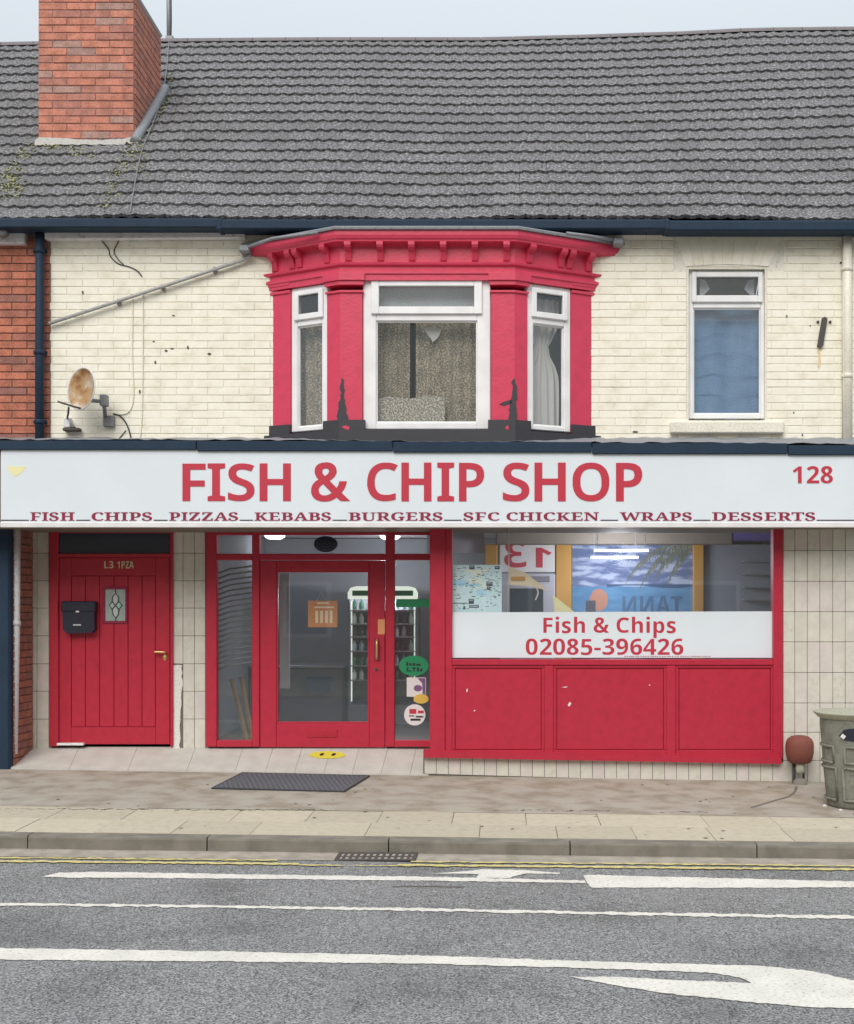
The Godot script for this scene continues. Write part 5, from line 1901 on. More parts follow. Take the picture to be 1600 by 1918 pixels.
	lathe(s, [Vector2(0, 0.012), Vector2(0.11, 0.012), Vector2(0.128, 0.006), Vector2(0.13, -0.02)], 24, Transform3D(Basis(Vector3(1, 0, 0), Vector3(0, 0, 1), Vector3(0, -0.68, 0)), P(610, 1019, ZD)))
	obj("cover", s, M.postbox, vt)
	for i in 4:
		s = surf()
		pbox(s, 594 + i * 1.5 - 2, 1009 + i * 6.0, 626 - i * 1.5 + 2, 1010.5 + i * 6.0, ZD + 0.018, ZD + 0.008)
		obj("louvre", s, M.navy, vt)

func fix_mid(o: Node3D, x0: float, x1: float, y0: float, y1: float, z: float) -> void:
	var box: AABB = (o as MeshInstance3D).mesh.get_aabb()
	var mid := Vector3((X(x0, z) + X(x1, z)) * 0.5, (Y(y0, z) + Y(y1, z)) * 0.5, z)
	o.position = mid - o.basis * box.get_center() - origin_of(o.get_parent())

func ellipse(s: SurfaceTool, px: float, py: float, rx: float, ry: float, z: float) -> void:
	var poly := PackedVector2Array()
	for k in 28:
		var a := TAU * k / 28.0
		poly.append(Vector2(X(px + rx * cos(a), z), Y(py + ry * sin(a), z)))
	prism(s, poly, z - 0.002, z)

func make_fridge() -> void:
	var z := -3.35
	var f := thing("drinks_fridge", "white drinks fridge with lit curved header behind the shop door", "fridge", P(715, 1330, z - 0.3))
	var fy := Y(1399, ZD) - 0.012
	var s := surf()
	var x0 := X(652, z)
	var x1 := X(782, z)
	var yt := Y(1118, z)
	cbox(s, Vector3(x0, fy, z - 0.6), Vector3(x0 + 0.03, yt, z), 0.006)
	cbox(s, Vector3(x1 - 0.03, fy, z - 0.6), Vector3(x1, yt, z), 0.006)
	cbox(s, Vector3(x0 + 0.03, fy, z - 0.6), Vector3(x1 - 0.03, yt, z - 0.57))
	cbox(s, Vector3(x0 + 0.03, fy, z - 0.56), Vector3(x1 - 0.03, fy + 0.25, z - 0.005), 0.006)
	obj("cabinet", s, M.shop_wall, f)
	s = surf()
	var poly := PackedVector2Array()
	for q in [[652, 1122], [652, 1110], [657, 1101], [668, 1098], [766, 1098], [777, 1101], [782, 1110], [782, 1122]]:
		poly.append(Vector2(X(q[0], z), Y(q[1], z)))
	prism(s, poly, z - 0.1, z + 0.03)
	obj("header", s, M.header_glow, f)
	s = surf()
	pbox(s, 660, 1106, 774, 1116, z + 0.034, z + 0.03)
	obj("header_print", s, M.green_print, f)
	var l := OmniLight3D.new()
	l.name = "fridge_light"
	f.add_child(l)
	l.position = Vector3((x0 + x1) * 0.5, yt - 0.08, z - 0.12) - f.position
	l.light_energy = 0.7
	l.light_size = 0.05
	l.shadow_enabled = true
	l.omni_range = 4.0
	l.omni_attenuation = 2.0
	s = surf()
	for x in [x0 + 0.034, x1 - 0.049]:
		cbox(s, Vector3(x, fy + 0.3, z - 0.06), Vector3(x + 0.015, yt - 0.05, z - 0.045))
	obj("light_strip", s, M.header_glow, f)
	var bottle := {}
	var rows := [1142.0, 1168.0, 1192.0, 1219.0, 1246.0, 1273.0]
	for r in rows.size():
		s = surf()
		pbox(s, 657, rows[r], 777, rows[r] + 2.5, z - 0.03, z - 0.55, 0.002)
		obj("shelf", s, M.steel, f)
		for i in 9:
			var kind := ["green", "white", "dark", "blue"][(r + i / 2) % 4] as String
			if not bottle.has(kind):
				var bs := surf(true)
				lathe(bs, [Vector2(0, 0), Vector2(0.028, 0.0), Vector2(0.030, 0.01), Vector2(0.030, 0.085), Vector2(0.012, 0.12), Vector2(0.012, 0.14), Vector2(0, 0.14)], 10)
				bs.generate_normals()
				bottle[kind] = bs.commit()
			var at := P(664.0 + i * 13.2, rows[r], z - 0.12)
			var o := inst("drink_bottle", bottle[kind], M["bottle_" + kind], self, at)
			tag(o, "small %s drink bottle on the %s shelf of the drinks fridge" % [{"green": "green", "white": "white", "dark": "dark", "blue": "pale blue"}[kind], ["top", "second", "third", "fourth", "fifth", "bottom"][r]], "bottle", "bottles in the drinks fridge")

func make_fixtures() -> void:
	make_sign()
	make_banner()
	var s: SurfaceTool
	# eaves gutter in lengths
	var g := thing("eaves_gutter", "long dark navy gutter below the roof tiles", "gutter", P(800, 430, 0.2))
	for q in [[-420, 410, 408.5, 426], [410, 1250, 410.5, 428.5], [1250, 2000, 412.5, 431.5]]:
		s = surf()
		pbox(s, q[0] + 1, q[2], q[1] - 1, q[3], 0.28, 0.05, 0.012)
		obj("gutter_length", s, M.navy, g)
	for px in [410.0, 1250.0]:
		s = surf()
		pbox(s, px - 5, 409.5, px + 5, 430, 0.288, 0.05, 0.01)
		obj("joint_clip", s, M.navy, g)
	var fb := thing("fascia_board", "white painted board under the navy gutter", "board", P(260, 447, 0.05))
	s = surf()
	slanted(s, 84, 458, 425, 425, 447, 444, 0.10, -0.005)
	obj("board", s, M.white_board, fb)
	s = surf()
	slanted(s, 1166, 1262, 425, 425, 437, 433, 0.10, -0.005)
	obj("board", s, M.white_board, fb)
	s = surf()
	pbox(s, -200, 426, 46, 456, 0.08, -0.02, 0.01)
	var wb := obj("eaves_box", s, M.white_board)
	tag(wb, "white boxed eaves end above the red brick wall", "eaves box")
	s = surf(true)
	lathe(s, [Vector2(0, 0.1), Vector2(0.05, 0.1), Vector2(0.055, 0.02), Vector2(0.04, 0.0)], 14, Transform3D(Basis(Vector3(1, 0, 0), PI / 2), P(9, 438, 0.12)))
	tag(obj("vent_cap", s, M.galv), "small round grey cap under the eaves box", "cap")
	# navy downpipe
	var dp := thing("drainpipe", "dark navy drainpipe between red brick and cream brick", "drainpipe", P(74, 825, 0.1))
	s = surf(true)
	tube(s, pts3([[75, 420], [74.5, 640], [74, 850]], 0.09), 0.045, 14)
	obj("pipe", s, M.navy, dp)
	for y in [470.0, 660.0, 790.0]:
		s = surf(true)
		tube(s, pts3([[74.5, y - 4], [74.5, y + 4]], 0.09), 0.053, 14)
		obj("collar", s, M.navy, dp)
		s = surf()
		pbox(s, 62, y - 3, 87, y + 3, 0.03, -0.01, 0.004)
		obj("bracket", s, M.navy, dp)
	# waste pipe running down to it from the bay gutter
	var wp := thing("sloping_pipe", "thin grey pipe slanting across cream bricks to the bay", "pipe", P(280, 545, 0.05))
	s = surf(true)
	tube(s, pts3([[92, 606, 0.05], [270, 548, 0.05], [455, 487, 0.05], [470, 478, 0.07]], 0), 0.0185, 10)
	obj("pipe", s, M.grey_pipe, wp)
	for q in [[222, 564], [305, 537], [402, 504.5]]:
		s = surf()
		pbox(s, q[0] - 3, q[1] - 5, q[0] + 3, q[1] + 7, 0.04, -0.01, 0.004)
		obj("clip", s, M.galv, wp)
	for q in [[455, 466, 1.0], [1157, 452, -1.0]]:
		var px: float = q[0]
		var py: float = q[1]
		var hp := thing("gutter_end", "grey lead gutter end of the bay cornice " + ("above the slanting pipe" if px < 800.0 else "near the small window"), "gutter", P(px, py, 0.1), "lead gutter ends of the bay")
		s = surf()
		pbox(s, px - 8, py - 8, px + 12, py + 5, 0.16, 0.0, 0.012)
		obj("hopper", s, M.lead, hp)
		s = surf(true)
		tube(s, pts3([[px + q[2] * 8, py - 3, 0.14], [px + q[2] * 55, py - (19 if px < 800.0 else 10), 0.30], [px + q[2] * (140 if px < 800.0 else 95), py - (30 if px < 800.0 else 15), 0.50]], 0), 0.017, 8)
		obj("gutter_run", s, M.lead, hp)
	# white pipe in the recess
	var rp := thing("white_drainpipe", "white drainpipe in the corner beside the navy shopfront post", "drainpipe", P(27, 1412, -0.12))
	s = surf(true)
	tube(s, pts3([[31, 985], [29.5, 1180], [25, 1412]], -0.12), 0.045, 12)
	obj("pipe", s, M.white_pipe, rp)
	s = surf(true)
	tube(s, pts3([[29.8, 1163], [29.5, 1171]], -0.12), 0.053, 12)
	obj("collar", s, M.white_pipe, rp)
	# cream pipe at the right end
	var cp := thing("cream_drainpipe", "cream painted drainpipe at the end of the cream brick wall", "drainpipe", P(1587, 825, 0.06))
	s = surf(true)
	tube(s, pts3([[1587, 425], [1587, 850]], 0.055), 0.05, 14)
	obj("pipe", s, M.cream_smooth, cp)
	for y in [500.0, 700.0]:
		s = surf(true)
		tube(s, pts3([[1587, y], [1587, y + 8]], 0.055), 0.058, 14)
		obj("collar", s, M.cream_smooth, cp)
	make_dish()
	# cables on the wall
	var runs := [
		["black cable looping from the gutter down the cream bricks", [[193, 424], [184, 440], [203, 466], [207, 480], [222, 494], [243, 500], [258, 508], [266, 518]], 0.006, "cable_black"],
		["second thin black cable dropping from the gutter hook", [[229, 424], [229, 436], [222, 452], [214, 470], [220, 484], [232, 496]], 0.005, "cable_black"],
		["black cable curling from the dish bracket to the sign", [[212, 775], [225, 779], [236, 792], [243, 810], [247, 828]], 0.007, "cable_black"],
		["pale painted cable running down the cream bricks", [[249, 560], [248, 660], [250, 745], [240, 772], [222, 776]], 0.006, "cream_smooth"],
		["second pale painted cable beside the first on cream bricks", [[268, 548], [268, 660], [266, 780], [262, 828]], 0.006, "cream_smooth"],
		["short grey cable end above the navy sign strip", [[236, 806], [228, 816], [217, 828]], 0.005, "cable_black"],
	]
	for q in runs:
		s = surf(true)
		tube(s, curve(pts3(q[1], 0.008)), q[2], 6)
		tag(obj("wall_cable", s, M[q[3]]), q[0], "cable", "cables on the cream wall")
	s = surf(true)
	var line := []
	for q in [[318, 82], [316, 110], [312, 150], [306, 185], [290, 235], [268, 290], [255, 350], [245, 408]]:
		var v := roof_v(q[0], q[1])
		line.append(roof_at(X(q[0], lerpf(EAVEZ, RIDGEZ, v)), v) + Vector3(0, 0.05, 0.03))
	tube(s, curve(line), 0.006, 6)
	tag(obj("roof_cable", s, M.galv), "grey aerial cable lying down the roof tiles", "cable")
	# aerial mast at the ridge
	var am := thing("aerial_mast", "thin grey aerial mast behind the chimney at the ridge", "mast", P(317, 80, -4.15))
	s = surf(true)
	tube(s, pts3([[317, 95], [316.5, 20], [316, -60]], -4.15), 0.032, 10)
	obj("pole", s, M.galv, am)
	s = surf()
	pbox(s, 310, 66, 324, 74, -4.09, -4.2, 0.006)
	obj("clamp", s, M.galv, am)
	s = surf(true)
	tube(s, pts3([[320, 84], [321, 40], [320, -60]], -4.1), 0.009, 6)
	obj("cable", s, M.cable_black, am)
	# iron bar on the wall
	var ib := thing("iron_bar", "rusty iron bar bolted slantwise beside the small window", "iron bar", P(1540, 625, 0.03))
	s = surf()
	prism(s, PackedVector2Array([Vector2(X(1539), Y(597)), Vector2(X(1544), Y(594)), Vector2(X(1549), Y(598)), Vector2(X(1541), Y(648)), Vector2(X(1536), Y(653)), Vector2(X(1530), Y(649))]), 0.004, 0.03)
	obj("bar", s, M.iron, ib)
	for q in [[1532, 603], [1555, 603]]:
		s = surf(true)
		lathe(s, [Vector2(0, 0.02), Vector2(0.012, 0.015), Vector2(0.015, 0.0)], 8, Transform3D(Basis(Vector3(1, 0, 0), PI / 2), P(q[0], q[1], 0.003)))
		obj("bolt", s, M.iron, ib)
	# letter box on the house door
	var pb := thing("letter_box", "dark navy letter box fixed to the red plank door", "letter box", P(146, 1186, ZD + 0.05))
	s = surf()
	var poly := PackedVector2Array()
	for q in [[116, 1129], [176, 1128], [177, 1178], [172, 1185], [126, 1187], [118, 1180]]:
		poly.append(Vector2(X(q[0], ZD + 0.1), Y(q[1], ZD + 0.1)))
	prism(s, poly, ZD + 0.007, ZD + 0.1)
	obj("box", s, M.postbox, pb)
	s = surf()
	pbox(s, 114, 1126, 178, 1146, ZD + 0.112, ZD + 0.008, 0.012)
	obj("flap", s, M.postbox, pb)
	s = surf()
	pbox(s, 142, 1144, 148, 1147, ZD + 0.114, ZD + 0.1)
	obj("flap_catch", s, M.white_print, pb)
	s = surf()
	pbox(s, 137, 1169, 152, 1172, ZD + 0.1025, ZD + 0.1)
	obj("name_plate", s, M.ceiling, pb)

func make_sign() -> void:
	var sg := thing("shop_sign", "long white sign board with red FISH & CHIP SHOP lettering", "sign", P(800, 988, ZS))
	var s := surf()
	pbox(s, 2, 838, 1650, 978.5, ZS, ZS - 0.03)
	obj("board", s, M.sign, sg)
	s = surf()
	pbox(s, 0, 978, 1650, 988, ZS + 0.012, ZS - 0.03, 0.006)
	obj("bottom_trim", s, M.sign_trim, sg)
	var steps := [[-60.0, 368.0, 825.0, 842.0], [368.0, 736.0, 826.0, 844.5], [736.0, 1109.0, 827.5, 847.0], [1109.0, 1476.0, 830.0, 850.0], [1476.0, 1660.0, 834.0, 852.0]]
	for q in steps:
		s = surf()
		pbox(s, q[0] + 0.5, q[2], q[1] - 0.5, q[3], ZS + 0.03, ZS - 0.05, 0.006)
		obj("top_strip", s, M.navy, sg)
	s = surf(true)
	var row0 := []
	var row1 := []
	for i in 120:
		var px := -60.0 + i * 14.5
		row0.append(P(px, 823.0 + 8.0 * clampf((px - 300.0) / 1300.0, 0.0, 1.0) + rng.randf_range(-1.5, 1.5), ZS + 0.02))
		row1.append(Vector3(row0[-1].x, Y(822, 0.0) + 0.012 + rng.randf_range(-0.01, 0.01), 0.0))
	for i in 119:
		quad(s, row0[i], row0[i + 1], row1[i + 1], row1[i], Vector3(0, 1, 0.3))
	obj("lead_capping", s, M.lead, sg)
	var base := SystemFont.new()
	base.font_names = PackedStringArray(["Droid Sans"])
	var f := FontVariation.new()
	f.base_font = base
	f.variation_embolden = 0.8
	for q in [["FISH", 342, 545, 868, 938.5], ["&", 583, 656, 866, 939.5], ["CHIP", 688, 907, 866.5, 939], ["SHOP", 942, 1203, 866.5, 939]]:
		text("lettering", q[0], f, M.letter_red, sg, q[1], q[2], q[3], q[4], ZS + 0.001)
	var bold := SystemFont.new()
	bold.font_names = PackedStringArray(["Droid Sans"])
	bold.font_weight = 700
	var f2 := FontVariation.new()
	f2.base_font = bold
	f2.variation_embolden = -0.2
	text("number", "128", f2, M.letter_red, sg, 1485, 1560, 873, 905, ZS + 0.001)
	var serif := SystemFont.new()
	serif.font_names = PackedStringArray(["Droid Serif"])
	serif.font_weight = 700
	var words := [["FISH", 57, 140], ["CHIPS", 172, 285], ["PIZZAS", 317, 446], ["KEBABS", 477, 620], ["BURGERS", 653, 829], ["SFC CHICKEN", 868, 1122], ["WRAPS", 1161, 1296], ["DESSERTS", 1334, 1527]]
	var last := 2.0
	for q in words:
		text("menu_lettering", q[0], serif, M.letter_maroon, sg, q[1], q[2], 959.5, 975.5, ZS + 0.001)
		s = surf()
		pbox(s, last, 973.4, q[1] - 3, 975.4, ZS + 0.003, ZS - 0.001)
		obj("rule", s, M.letter_dark, sg)
		last = q[2] + 3
	s = surf()
	pbox(s, last, 973.4, 1640, 975.4, ZS + 0.003, ZS - 0.001)
	obj("rule", s, M.letter_dark, sg)
	obj("faded_print", patch([[12, 873], [50, 874], [42, 884], [28, 893], [20, 886]], ZS - 0.002, ZS + 0.002, 0.8, 6.0), M.faded_yellow, sg)

func make_banner() -> void:
	var z := -0.04
	var b := thing("window_banner", "white banner with red Fish & Chips and telephone number across the shop window", "banner", P(1148, 1235, z))
	var s := surf()
	var poly := PackedVector2Array()
	for q in [[848, 1147], [1447, 1145], [1448, 1158], [1452, 1163], [1452, 1180], [1448, 1187], [1447, 1232], [846, 1232]]:
		poly.append(Vector2(X(q[0], z), Y(q[1], z)))
	prism(s, poly, z - 0.006, z)
	obj("sheet", s, M.sign, b)
	var base := SystemFont.new()
	base.font_names = PackedStringArray(["Droid Sans"])
	base.font_weight = 700
	var f := FontVariation.new()
	f.base_font = base
	f.variation_embolden = -0.2
	text("lettering", "Fish & Chips", f, M.letter_red, b, 1018, 1266, 1155, 1195, z + 0.0005, false, 0.002)
	text("telephone_number", "02085-396426", f, M.letter_red, b, 985, 1280, 1196, 1227, z + 0.0005, false, 0.002)
	s = surf()
	var x := 1170.0
	while x < 1330.0:
		pbox(s, x, 1228.6, x + 2.5, 1230.2, z + 0.001, z - 0.001)
		x += rng.randf_range(3.5, 6.0)
	obj("small_print", s, M.letter_maroon, b)

func make_dish() -> void:
	var c := P(152, 728, 0.34)
	var d := thing("satellite_dish", "rust stained white satellite dish on the cream brick wall", "satellite dish", P(200, 790, 0.05))
	var n := Vector3(-0.54, 0.06, 0.84).normalized()
	var side := Vector3.UP.cross(n).normalized()
	var up := n.cross(side).normalized()
	var t := Transform3D(Basis(side, n, side.cross(n)), c)
	t.basis = Basis(side * 1.06, n, up * 1.12)
	var s := surf(true)
	lathe(s, [Vector2(0.0, -0.045), Vector2(0.07, -0.039), Vector2(0.13, -0.024), Vector2(0.185, 0.0)], 28, t)
	obj("reflector", s, M.dish, d)
	s = surf(true)
	lathe(s, [Vector2(0.186, -0.001), Vector2(0.197, 0.002), Vector2(0.199, -0.008), Vector2(0.19, -0.016), Vector2(0.13, -0.034), Vector2(0.07, -0.05), Vector2(0.0, -0.056)], 28, t)
	obj("rim", s, M.dish_rim, d)
	s = surf(true)
	tube(s, [c - n * 0.05 - up * 0.1, P(190, 752, 0.2), P(196, 764, 0.1), P(197, 782, 0.05)], 0.02, 8)
	obj("mount_arm", s, M.galv, d)
	s = surf()
	pbox(s, 193, 778, 213, 799, 0.06, 0.0, 0.008)
	obj("wall_bracket", s, M.galv, d)
	s = surf()
	pbox(s, 186, 738, 199, 760, 0.22, 0.12, 0.01)
	obj("clamp", s, M.galv, d)
	s = surf(true)
	tube(s, [c - up * 0.2 - n * 0.01, P(140, 762, 0.42), P(108, 752, 0.5)], 0.010, 8)
	obj("feed_arm", s, M.iron, d)
	var fd := thing("cable_box", "grey plastic cable box with black foot below the satellite dish", "cable box", P(130, 806, 0.05))
	s = surf()
	pbox(s, 119, 781, 131, 801, 0.07, 0.0, 0.01)
	obj("box", s, M.white_pipe, fd)
	s = surf()
	pbox(s, 117, 801, 148, 806.5, 0.09, 0.0, 0.006)
	obj("foot", s, M.iron, fd)
	s = surf(true)
	tube(s, pts3([[129, 763, 0.38], [128, 775, 0.2], [126, 784, 0.06]], 0), 0.010, 6)
	obj("lead", s, M.iron, fd)
	s = surf()
	prism(s, PackedVector2Array([Vector2(X(133), Y(801)), Vector2(X(143), Y(801)), Vector2(X(137), Y(794))]), 0.0, 0.05)
	obj("gusset", s, M.galv, fd)

func make_street_things() -> void:
	var s: SurfaceTool
	# rubber mat
	var cs := [on_pave(397, 1478), on_pave(645, 1484), on_pave(692, 1455), on_pave(455, 1449)]
	var mt := thing("door_mat", "black rubber mat with woven holes lying before the shop entrance", "mat", (cs[0] + cs[2]) * 0.5)
	s = surf()
	var up := Vector3(0, 0.006, 0)
	quad(s, cs[0] + up, cs[1] + up, cs[2] + up, cs[3] + up, Vector3.UP)
	obj("base_sheet", s, M.rubber, mt)
	s = surf()
	for i in 4:
		tube(s, [cs[i] + Vector3(0, 0.010, 0), cs[(i + 1) % 4] + Vector3(0, 0.008, 0)], 0.008, 6)
	obj("border", s, M.rubber, mt)
	s = surf()
	var nu := 26
	for i in range(-8, nu + 8):
		for dir in [-1, 1]:
			var a := float(i) / nu
			var e: float = a + dir * 0.30
			var t0 := 0.0
			var t1 := 1.0
			if e - a != 0.0:
				var ta: float = (0.0 - a) / (e - a)
				var tb: float = (1.0 - a) / (e - a)
				t0 = clampf(minf(ta, tb), 0.0, 1.0)
				t1 = clampf(maxf(ta, tb), 0.0, 1.0)
			if t1 - t0 < 0.02:
				continue
			var q := []
			for tt in [t0, t1]:
				var u := lerpf(a, e, tt)
				q.append(cs[0].lerp(cs[1], u).lerp(cs[3].lerp(cs[2], u), tt) + Vector3(0, 0.007, 0))
			tube(s, q, 0.0075, 4)
	var rb := obj("ribs", s, mat("rubber_rib", Color(0.20, 0.205, 0.23), 0.7, {"tex": "grit", "ts": 2.0}), mt)
	rb.set_meta("kind", "stuff")
	# yellow footprint sticker on the threshold
	var fs := thing("floor_sticker", "yellow oval floor sticker with footprints before the shop door", "sticker", P(613, 1414, -0.22))
	s = surf()
	var yb := Y(1399, ZD)
	var flat := func(px: float, py: float, lift: float) -> Vector3:
		var z := -0.2
		for i in 20:
			var x := X(px, z)
			var y := lerpf(base_y(x) + 0.012, yb, clampf(-z / (-ZD + 0.05), 0.0, 1.0))
			var d := (EYE - y) * F / (py - CY)
			z = lerpf(z, CAMZ - d, 0.5)
		var xx := X(px, z)
		return Vector3(xx, lerpf(base_y(xx) + 0.012, yb, clampf(-z / (-ZD + 0.05), 0.0, 1.0)) + lift, z)
	var ring := []
	for k in 24:
		ring.append(flat.call(613 + 34 * cos(TAU * k / 24.0), 1414.5 + 7 * sin(TAU * k / 24.0), 0.005))
	for k in range(1, 23):
		tri(s, ring[0], ring[k], ring[k + 1], Vector3.UP)
	obj("disc", s, M.yellow_floor, fs)
	for q in [[603, 1414], [625, 1414]]:
		s = surf()
		var fr := []
		for k in 10:
			fr.append(flat.call(q[0] + 4 * cos(TAU * k / 10.0) - 2 * sin(TAU * k / 10.0), q[1] + 2.6 * sin(TAU * k / 10.0), 0.009))
		for k in range(1, 9):
			tri(s, fr[0], fr[k], fr[k + 1], Vector3.UP)
		obj("footprint", s, M.ink, fs)
	# drain grating in the channel
	var ga := on_road(628, 1609)
	var gb := on_road(780, 1609)
	var z0 := KERBZ + 0.01
	var z1 := KERBZ + 0.30
	var dg := thing("drain_grating", "cast iron drain grating beside the kerb", "drain", Vector3((ga.x + gb.x) * 0.5, road_y(0.0), KERBZ + 0.15))
	var y := road_y((ga.x + gb.x) * 0.5)
	s = surf()
	cbox(s, Vector3(ga.x, y - 0.02, z0), Vector3(gb.x, y + 0.0055, z1))
	obj("channel_bed", s, M.channel, dg)
	s = surf()
	cbox(s, Vector3(ga.x, y - 0.02, z0), Vector3(ga.x + 0.03, y + 0.016, z1), 0.004)
	cbox(s, Vector3(gb.x - 0.03, y - 0.02, z0), Vector3(gb.x, y + 0.016, z1), 0.004)
	cbox(s, Vector3(ga.x + 0.03, y - 0.02, z0), Vector3(gb.x - 0.03, y + 0.015, z0 + 0.03), 0.004)
	cbox(s, Vector3(ga.x + 0.03, y - 0.02, z1 - 0.03), Vector3(gb.x - 0.03, y + 0.015, z1), 0.004)
	obj("frame", s, M.iron, dg)
	for i in 11:
		var x := lerpf(ga.x + 0.05, gb.x - 0.07, i / 10.0)
		s = surf()
		cbox(s, Vector3(x, y, z0 + 0.03), Vector3(x + 0.022, y + 0.013, z1 - 0.03), 0.003)
		obj("bar", s, M.iron, dg)
	s = surf()
	cbox(s, Vector3(ga.x + 0.03, y, (z0 + z1) * 0.5 - 0.012), Vector3(gb.x - 0.03, y + 0.0125, (z0 + z1) * 0.5 + 0.012), 0.003)
	obj("cross_bar", s, M.iron, dg)
	# tar seam across the forecourt
	s = surf(true)
	var seam := []
	for q in [[1492, 1474], [1488, 1484], [1476, 1493], [1455, 1499], [1432, 1506], [1408, 1513]]:
		seam.append(on_pave(q[0], q[1]) + Vector3(0, -0.006, 0))
	tube(s, curve(seam), 0.016, 6)
	obj("tar_seam", s, M.joint, get_node("pavement"))
	# rust-red capped standpipe at the foot of the pier
	var sx := X(1498, 0.16)
	var hy := base_y(sx)
	var h := thing("capped_standpipe", "rust red rounded cap on a pale pipe stub at the tiled pier", "standpipe", Vector3(sx, hy, 0.16))
	s = surf(true)
	var r := 0.144
	var y0 := Y(1427, 0.16)
	var y1 := Y(1377, 0.16)
	lathe(s, [Vector2(0, y0 - 0.012), Vector2(r * 0.72, y0 - 0.008), Vector2(r * 0.86, y0 + 0.01), Vector2(r * 0.99, y0 + 0.10), Vector2(r, y0 + 0.17), Vector2(r * 0.96, y0 + 0.205), Vector2(r * 0.86, y0 + 0.235), Vector2(r * 0.62, y1 - 0.012), Vector2(r * 0.3, y1 - 0.002), Vector2(0, y1)], 28, Transform3D(Basis.IDENTITY, Vector3(sx, 0, 0.16)))
	obj("cap", s, M.rust_red, h)
	s = surf(true)
	lathe(s, [Vector2(0.04, y0), Vector2(0.044, y0 - 0.05), Vector2(0.046, y0 - 0.09), Vector2(0.03, y0 - 0.115), Vector2(0, y0 - 0.12)], 14, Transform3D(Basis.IDENTITY, Vector3(sx - 0.005, 0, 0.2)))
	obj("pipe_stub", s, M.bin_lid, h)
	s = surf(true)
	tube(s, [Vector3(sx - 0.055, y0, 0.14), Vector3(sx - 0.055, hy, 0.14)], 0.018, 8)
	obj("support_leg", s, M.iron, h)
	s = surf(true)
	tube(s, [Vector3(sx + 0.045, y0, 0.14), Vector3(sx + 0.045, hy, 0.14)], 0.012, 8)
	obj("support_leg", s, M.iron, h)
	s = surf(true)
	lathe(s, [Vector2(0.085, -0.03), Vector2(0.075, 0.02), Vector2(0.05, 0.05), Vector2(0, 0.06)], 12, Transform3D(Basis.IDENTITY, Vector3(sx, hy, 0.18)))
	obj("concrete_foot", s, M.kerb, h)
	make_bin()
	# litter at the bin's foot
	for q in [[1575, 1518, 0.018], [1545, 1510, 0.022]]:
		var at := on_pave(q[0], q[1])
		s = surf()
		lathe(s, [Vector2(q[2], 0.0), Vector2(q[2] * 0.9, q[2] * 0.5), Vector2(0, q[2] * 0.8)], 6, Transform3D(Basis(Vector3.UP, 0.4), at))
		tag(obj("litter_scrap", s, M.white_print), ("smaller" if q[2] < 0.02 else "larger") + " crumpled white scrap of paper at the litter bin's foot", "litter", "paper scraps by the bin")

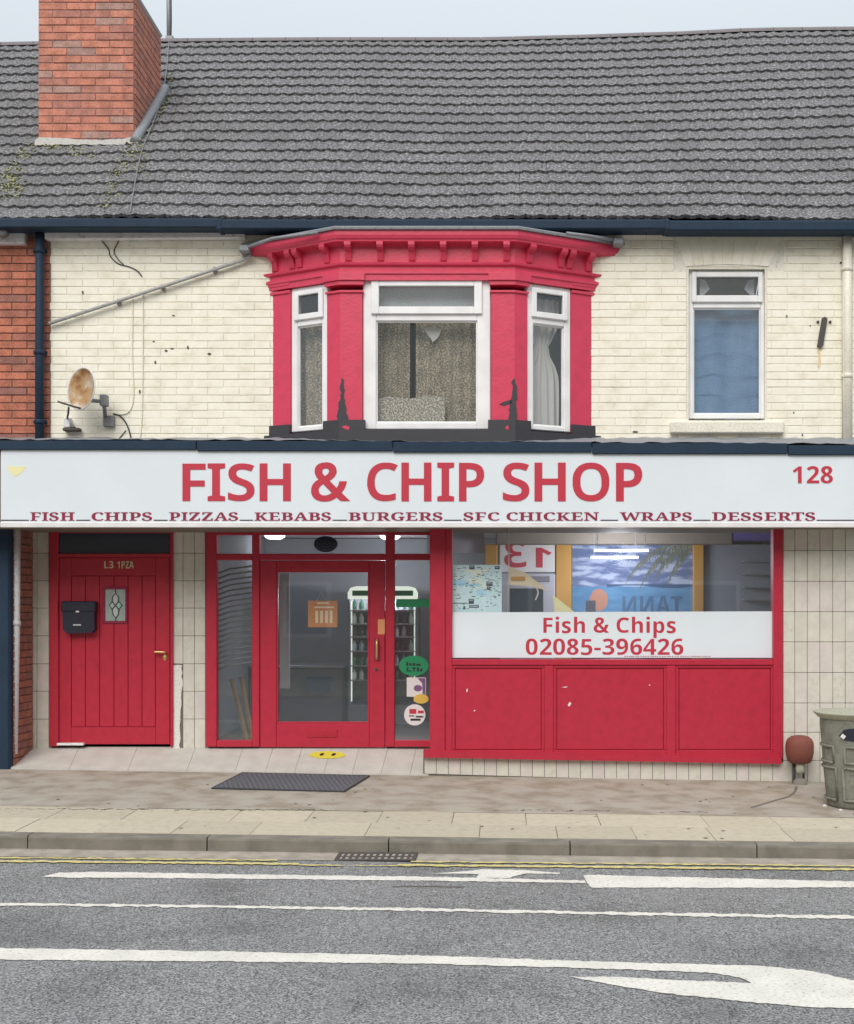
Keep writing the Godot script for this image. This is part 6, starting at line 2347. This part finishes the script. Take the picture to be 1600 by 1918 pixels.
func make_bin() -> void:
	var c := Vector3(3.215, 0, 1.5)
	c.y = pave_y(c.x, c.z)
	var b := thing("litter_bin", "weathered grey green litter bin with recessed panels on the pavement", "litter bin", c)
	var top := Y(1347, 1.6)
	var h := top - c.y
	var t := Transform3D(Basis.IDENTITY, c)
	var s := surf(true)
	lathe(s, [Vector2(0.0, 0.0), Vector2(0.245, 0.0), Vector2(0.262, 0.03), Vector2(0.275, 0.12), Vector2(0.305, h * 0.55), Vector2(0.325, h * 0.93), Vector2(0.325, h)], 40, t)
	obj("body", s, M.bin_grey, b)
	s = surf(true)
	lathe(s, [Vector2(0.325, h + 0.002), Vector2(0.345, h + 0.012), Vector2(0.385, h + 0.05), Vector2(0.392, h + 0.06), Vector2(0.38, h + 0.066), Vector2(0.33, h + 0.052), Vector2(0.2, h + 0.075), Vector2(0.0, h + 0.085)], 40, t)
	obj("lid", s, M.bin_lid, b)
	var rad := func(y: float) -> float:
		return lerpf(0.262, 0.325, clampf(y / h, 0.0, 1.0)) + 0.012
	# panel frames moulded round the body
	for k in 4:
		var mid := PI * 0.5 + TAU * k / 4.0
		for lev in [[h * 0.10, h * 0.46, 0.66], [h * 0.52, h * 0.70, 0.60]]:
			s = surf(true)
			var ring := []
			var n := 8
			for i in n + 1:
				ring.append([mid - lev[2] + 2.0 * lev[2] * i / n, lev[0]])
			for i in n + 1:
				ring.append([mid + lev[2] - 2.0 * lev[2] * i / n, lev[1]])
			ring.append(ring[0])
			var path := []
			for q in ring:
				var rr: float = rad.call(q[1])
				path.append(c + Vector3(cos(q[0]) * rr, q[1], sin(q[0]) * rr))
			tube(s, path, 0.013, 6)
			obj("panel_frame", s, M.bin_grey, b)
	# dark navy patches on the body paint the shade inside the litter openings
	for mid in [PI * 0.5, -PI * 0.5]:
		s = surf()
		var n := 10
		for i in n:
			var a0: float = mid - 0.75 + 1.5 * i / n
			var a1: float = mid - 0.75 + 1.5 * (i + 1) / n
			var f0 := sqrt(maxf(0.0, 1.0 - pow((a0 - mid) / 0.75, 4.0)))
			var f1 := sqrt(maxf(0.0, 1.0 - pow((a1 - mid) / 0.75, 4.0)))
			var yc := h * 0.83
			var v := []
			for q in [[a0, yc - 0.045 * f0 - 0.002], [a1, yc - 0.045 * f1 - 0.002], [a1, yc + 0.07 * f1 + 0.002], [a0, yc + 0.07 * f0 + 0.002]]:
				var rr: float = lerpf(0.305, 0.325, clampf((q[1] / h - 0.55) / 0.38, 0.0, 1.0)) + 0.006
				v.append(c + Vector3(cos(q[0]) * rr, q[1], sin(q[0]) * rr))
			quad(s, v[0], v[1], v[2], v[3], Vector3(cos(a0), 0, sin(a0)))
		obj("painted_opening", s, M.postbox, b)
	s = surf()
	var a := PI * 0.5 + 0.62
	cbox(s, Vector3(-0.02, -0.018, -0.004), Vector3(0.02, 0.018, 0.004), 0.002, Transform3D(Basis(Vector3.UP, -0.6) * Basis(Vector3(0, 0, 1), -0.6), c + Vector3(cos(a) * 0.336, h * 0.825, sin(a) * 0.336)))
	obj("white_label", s, M.white_print, b)
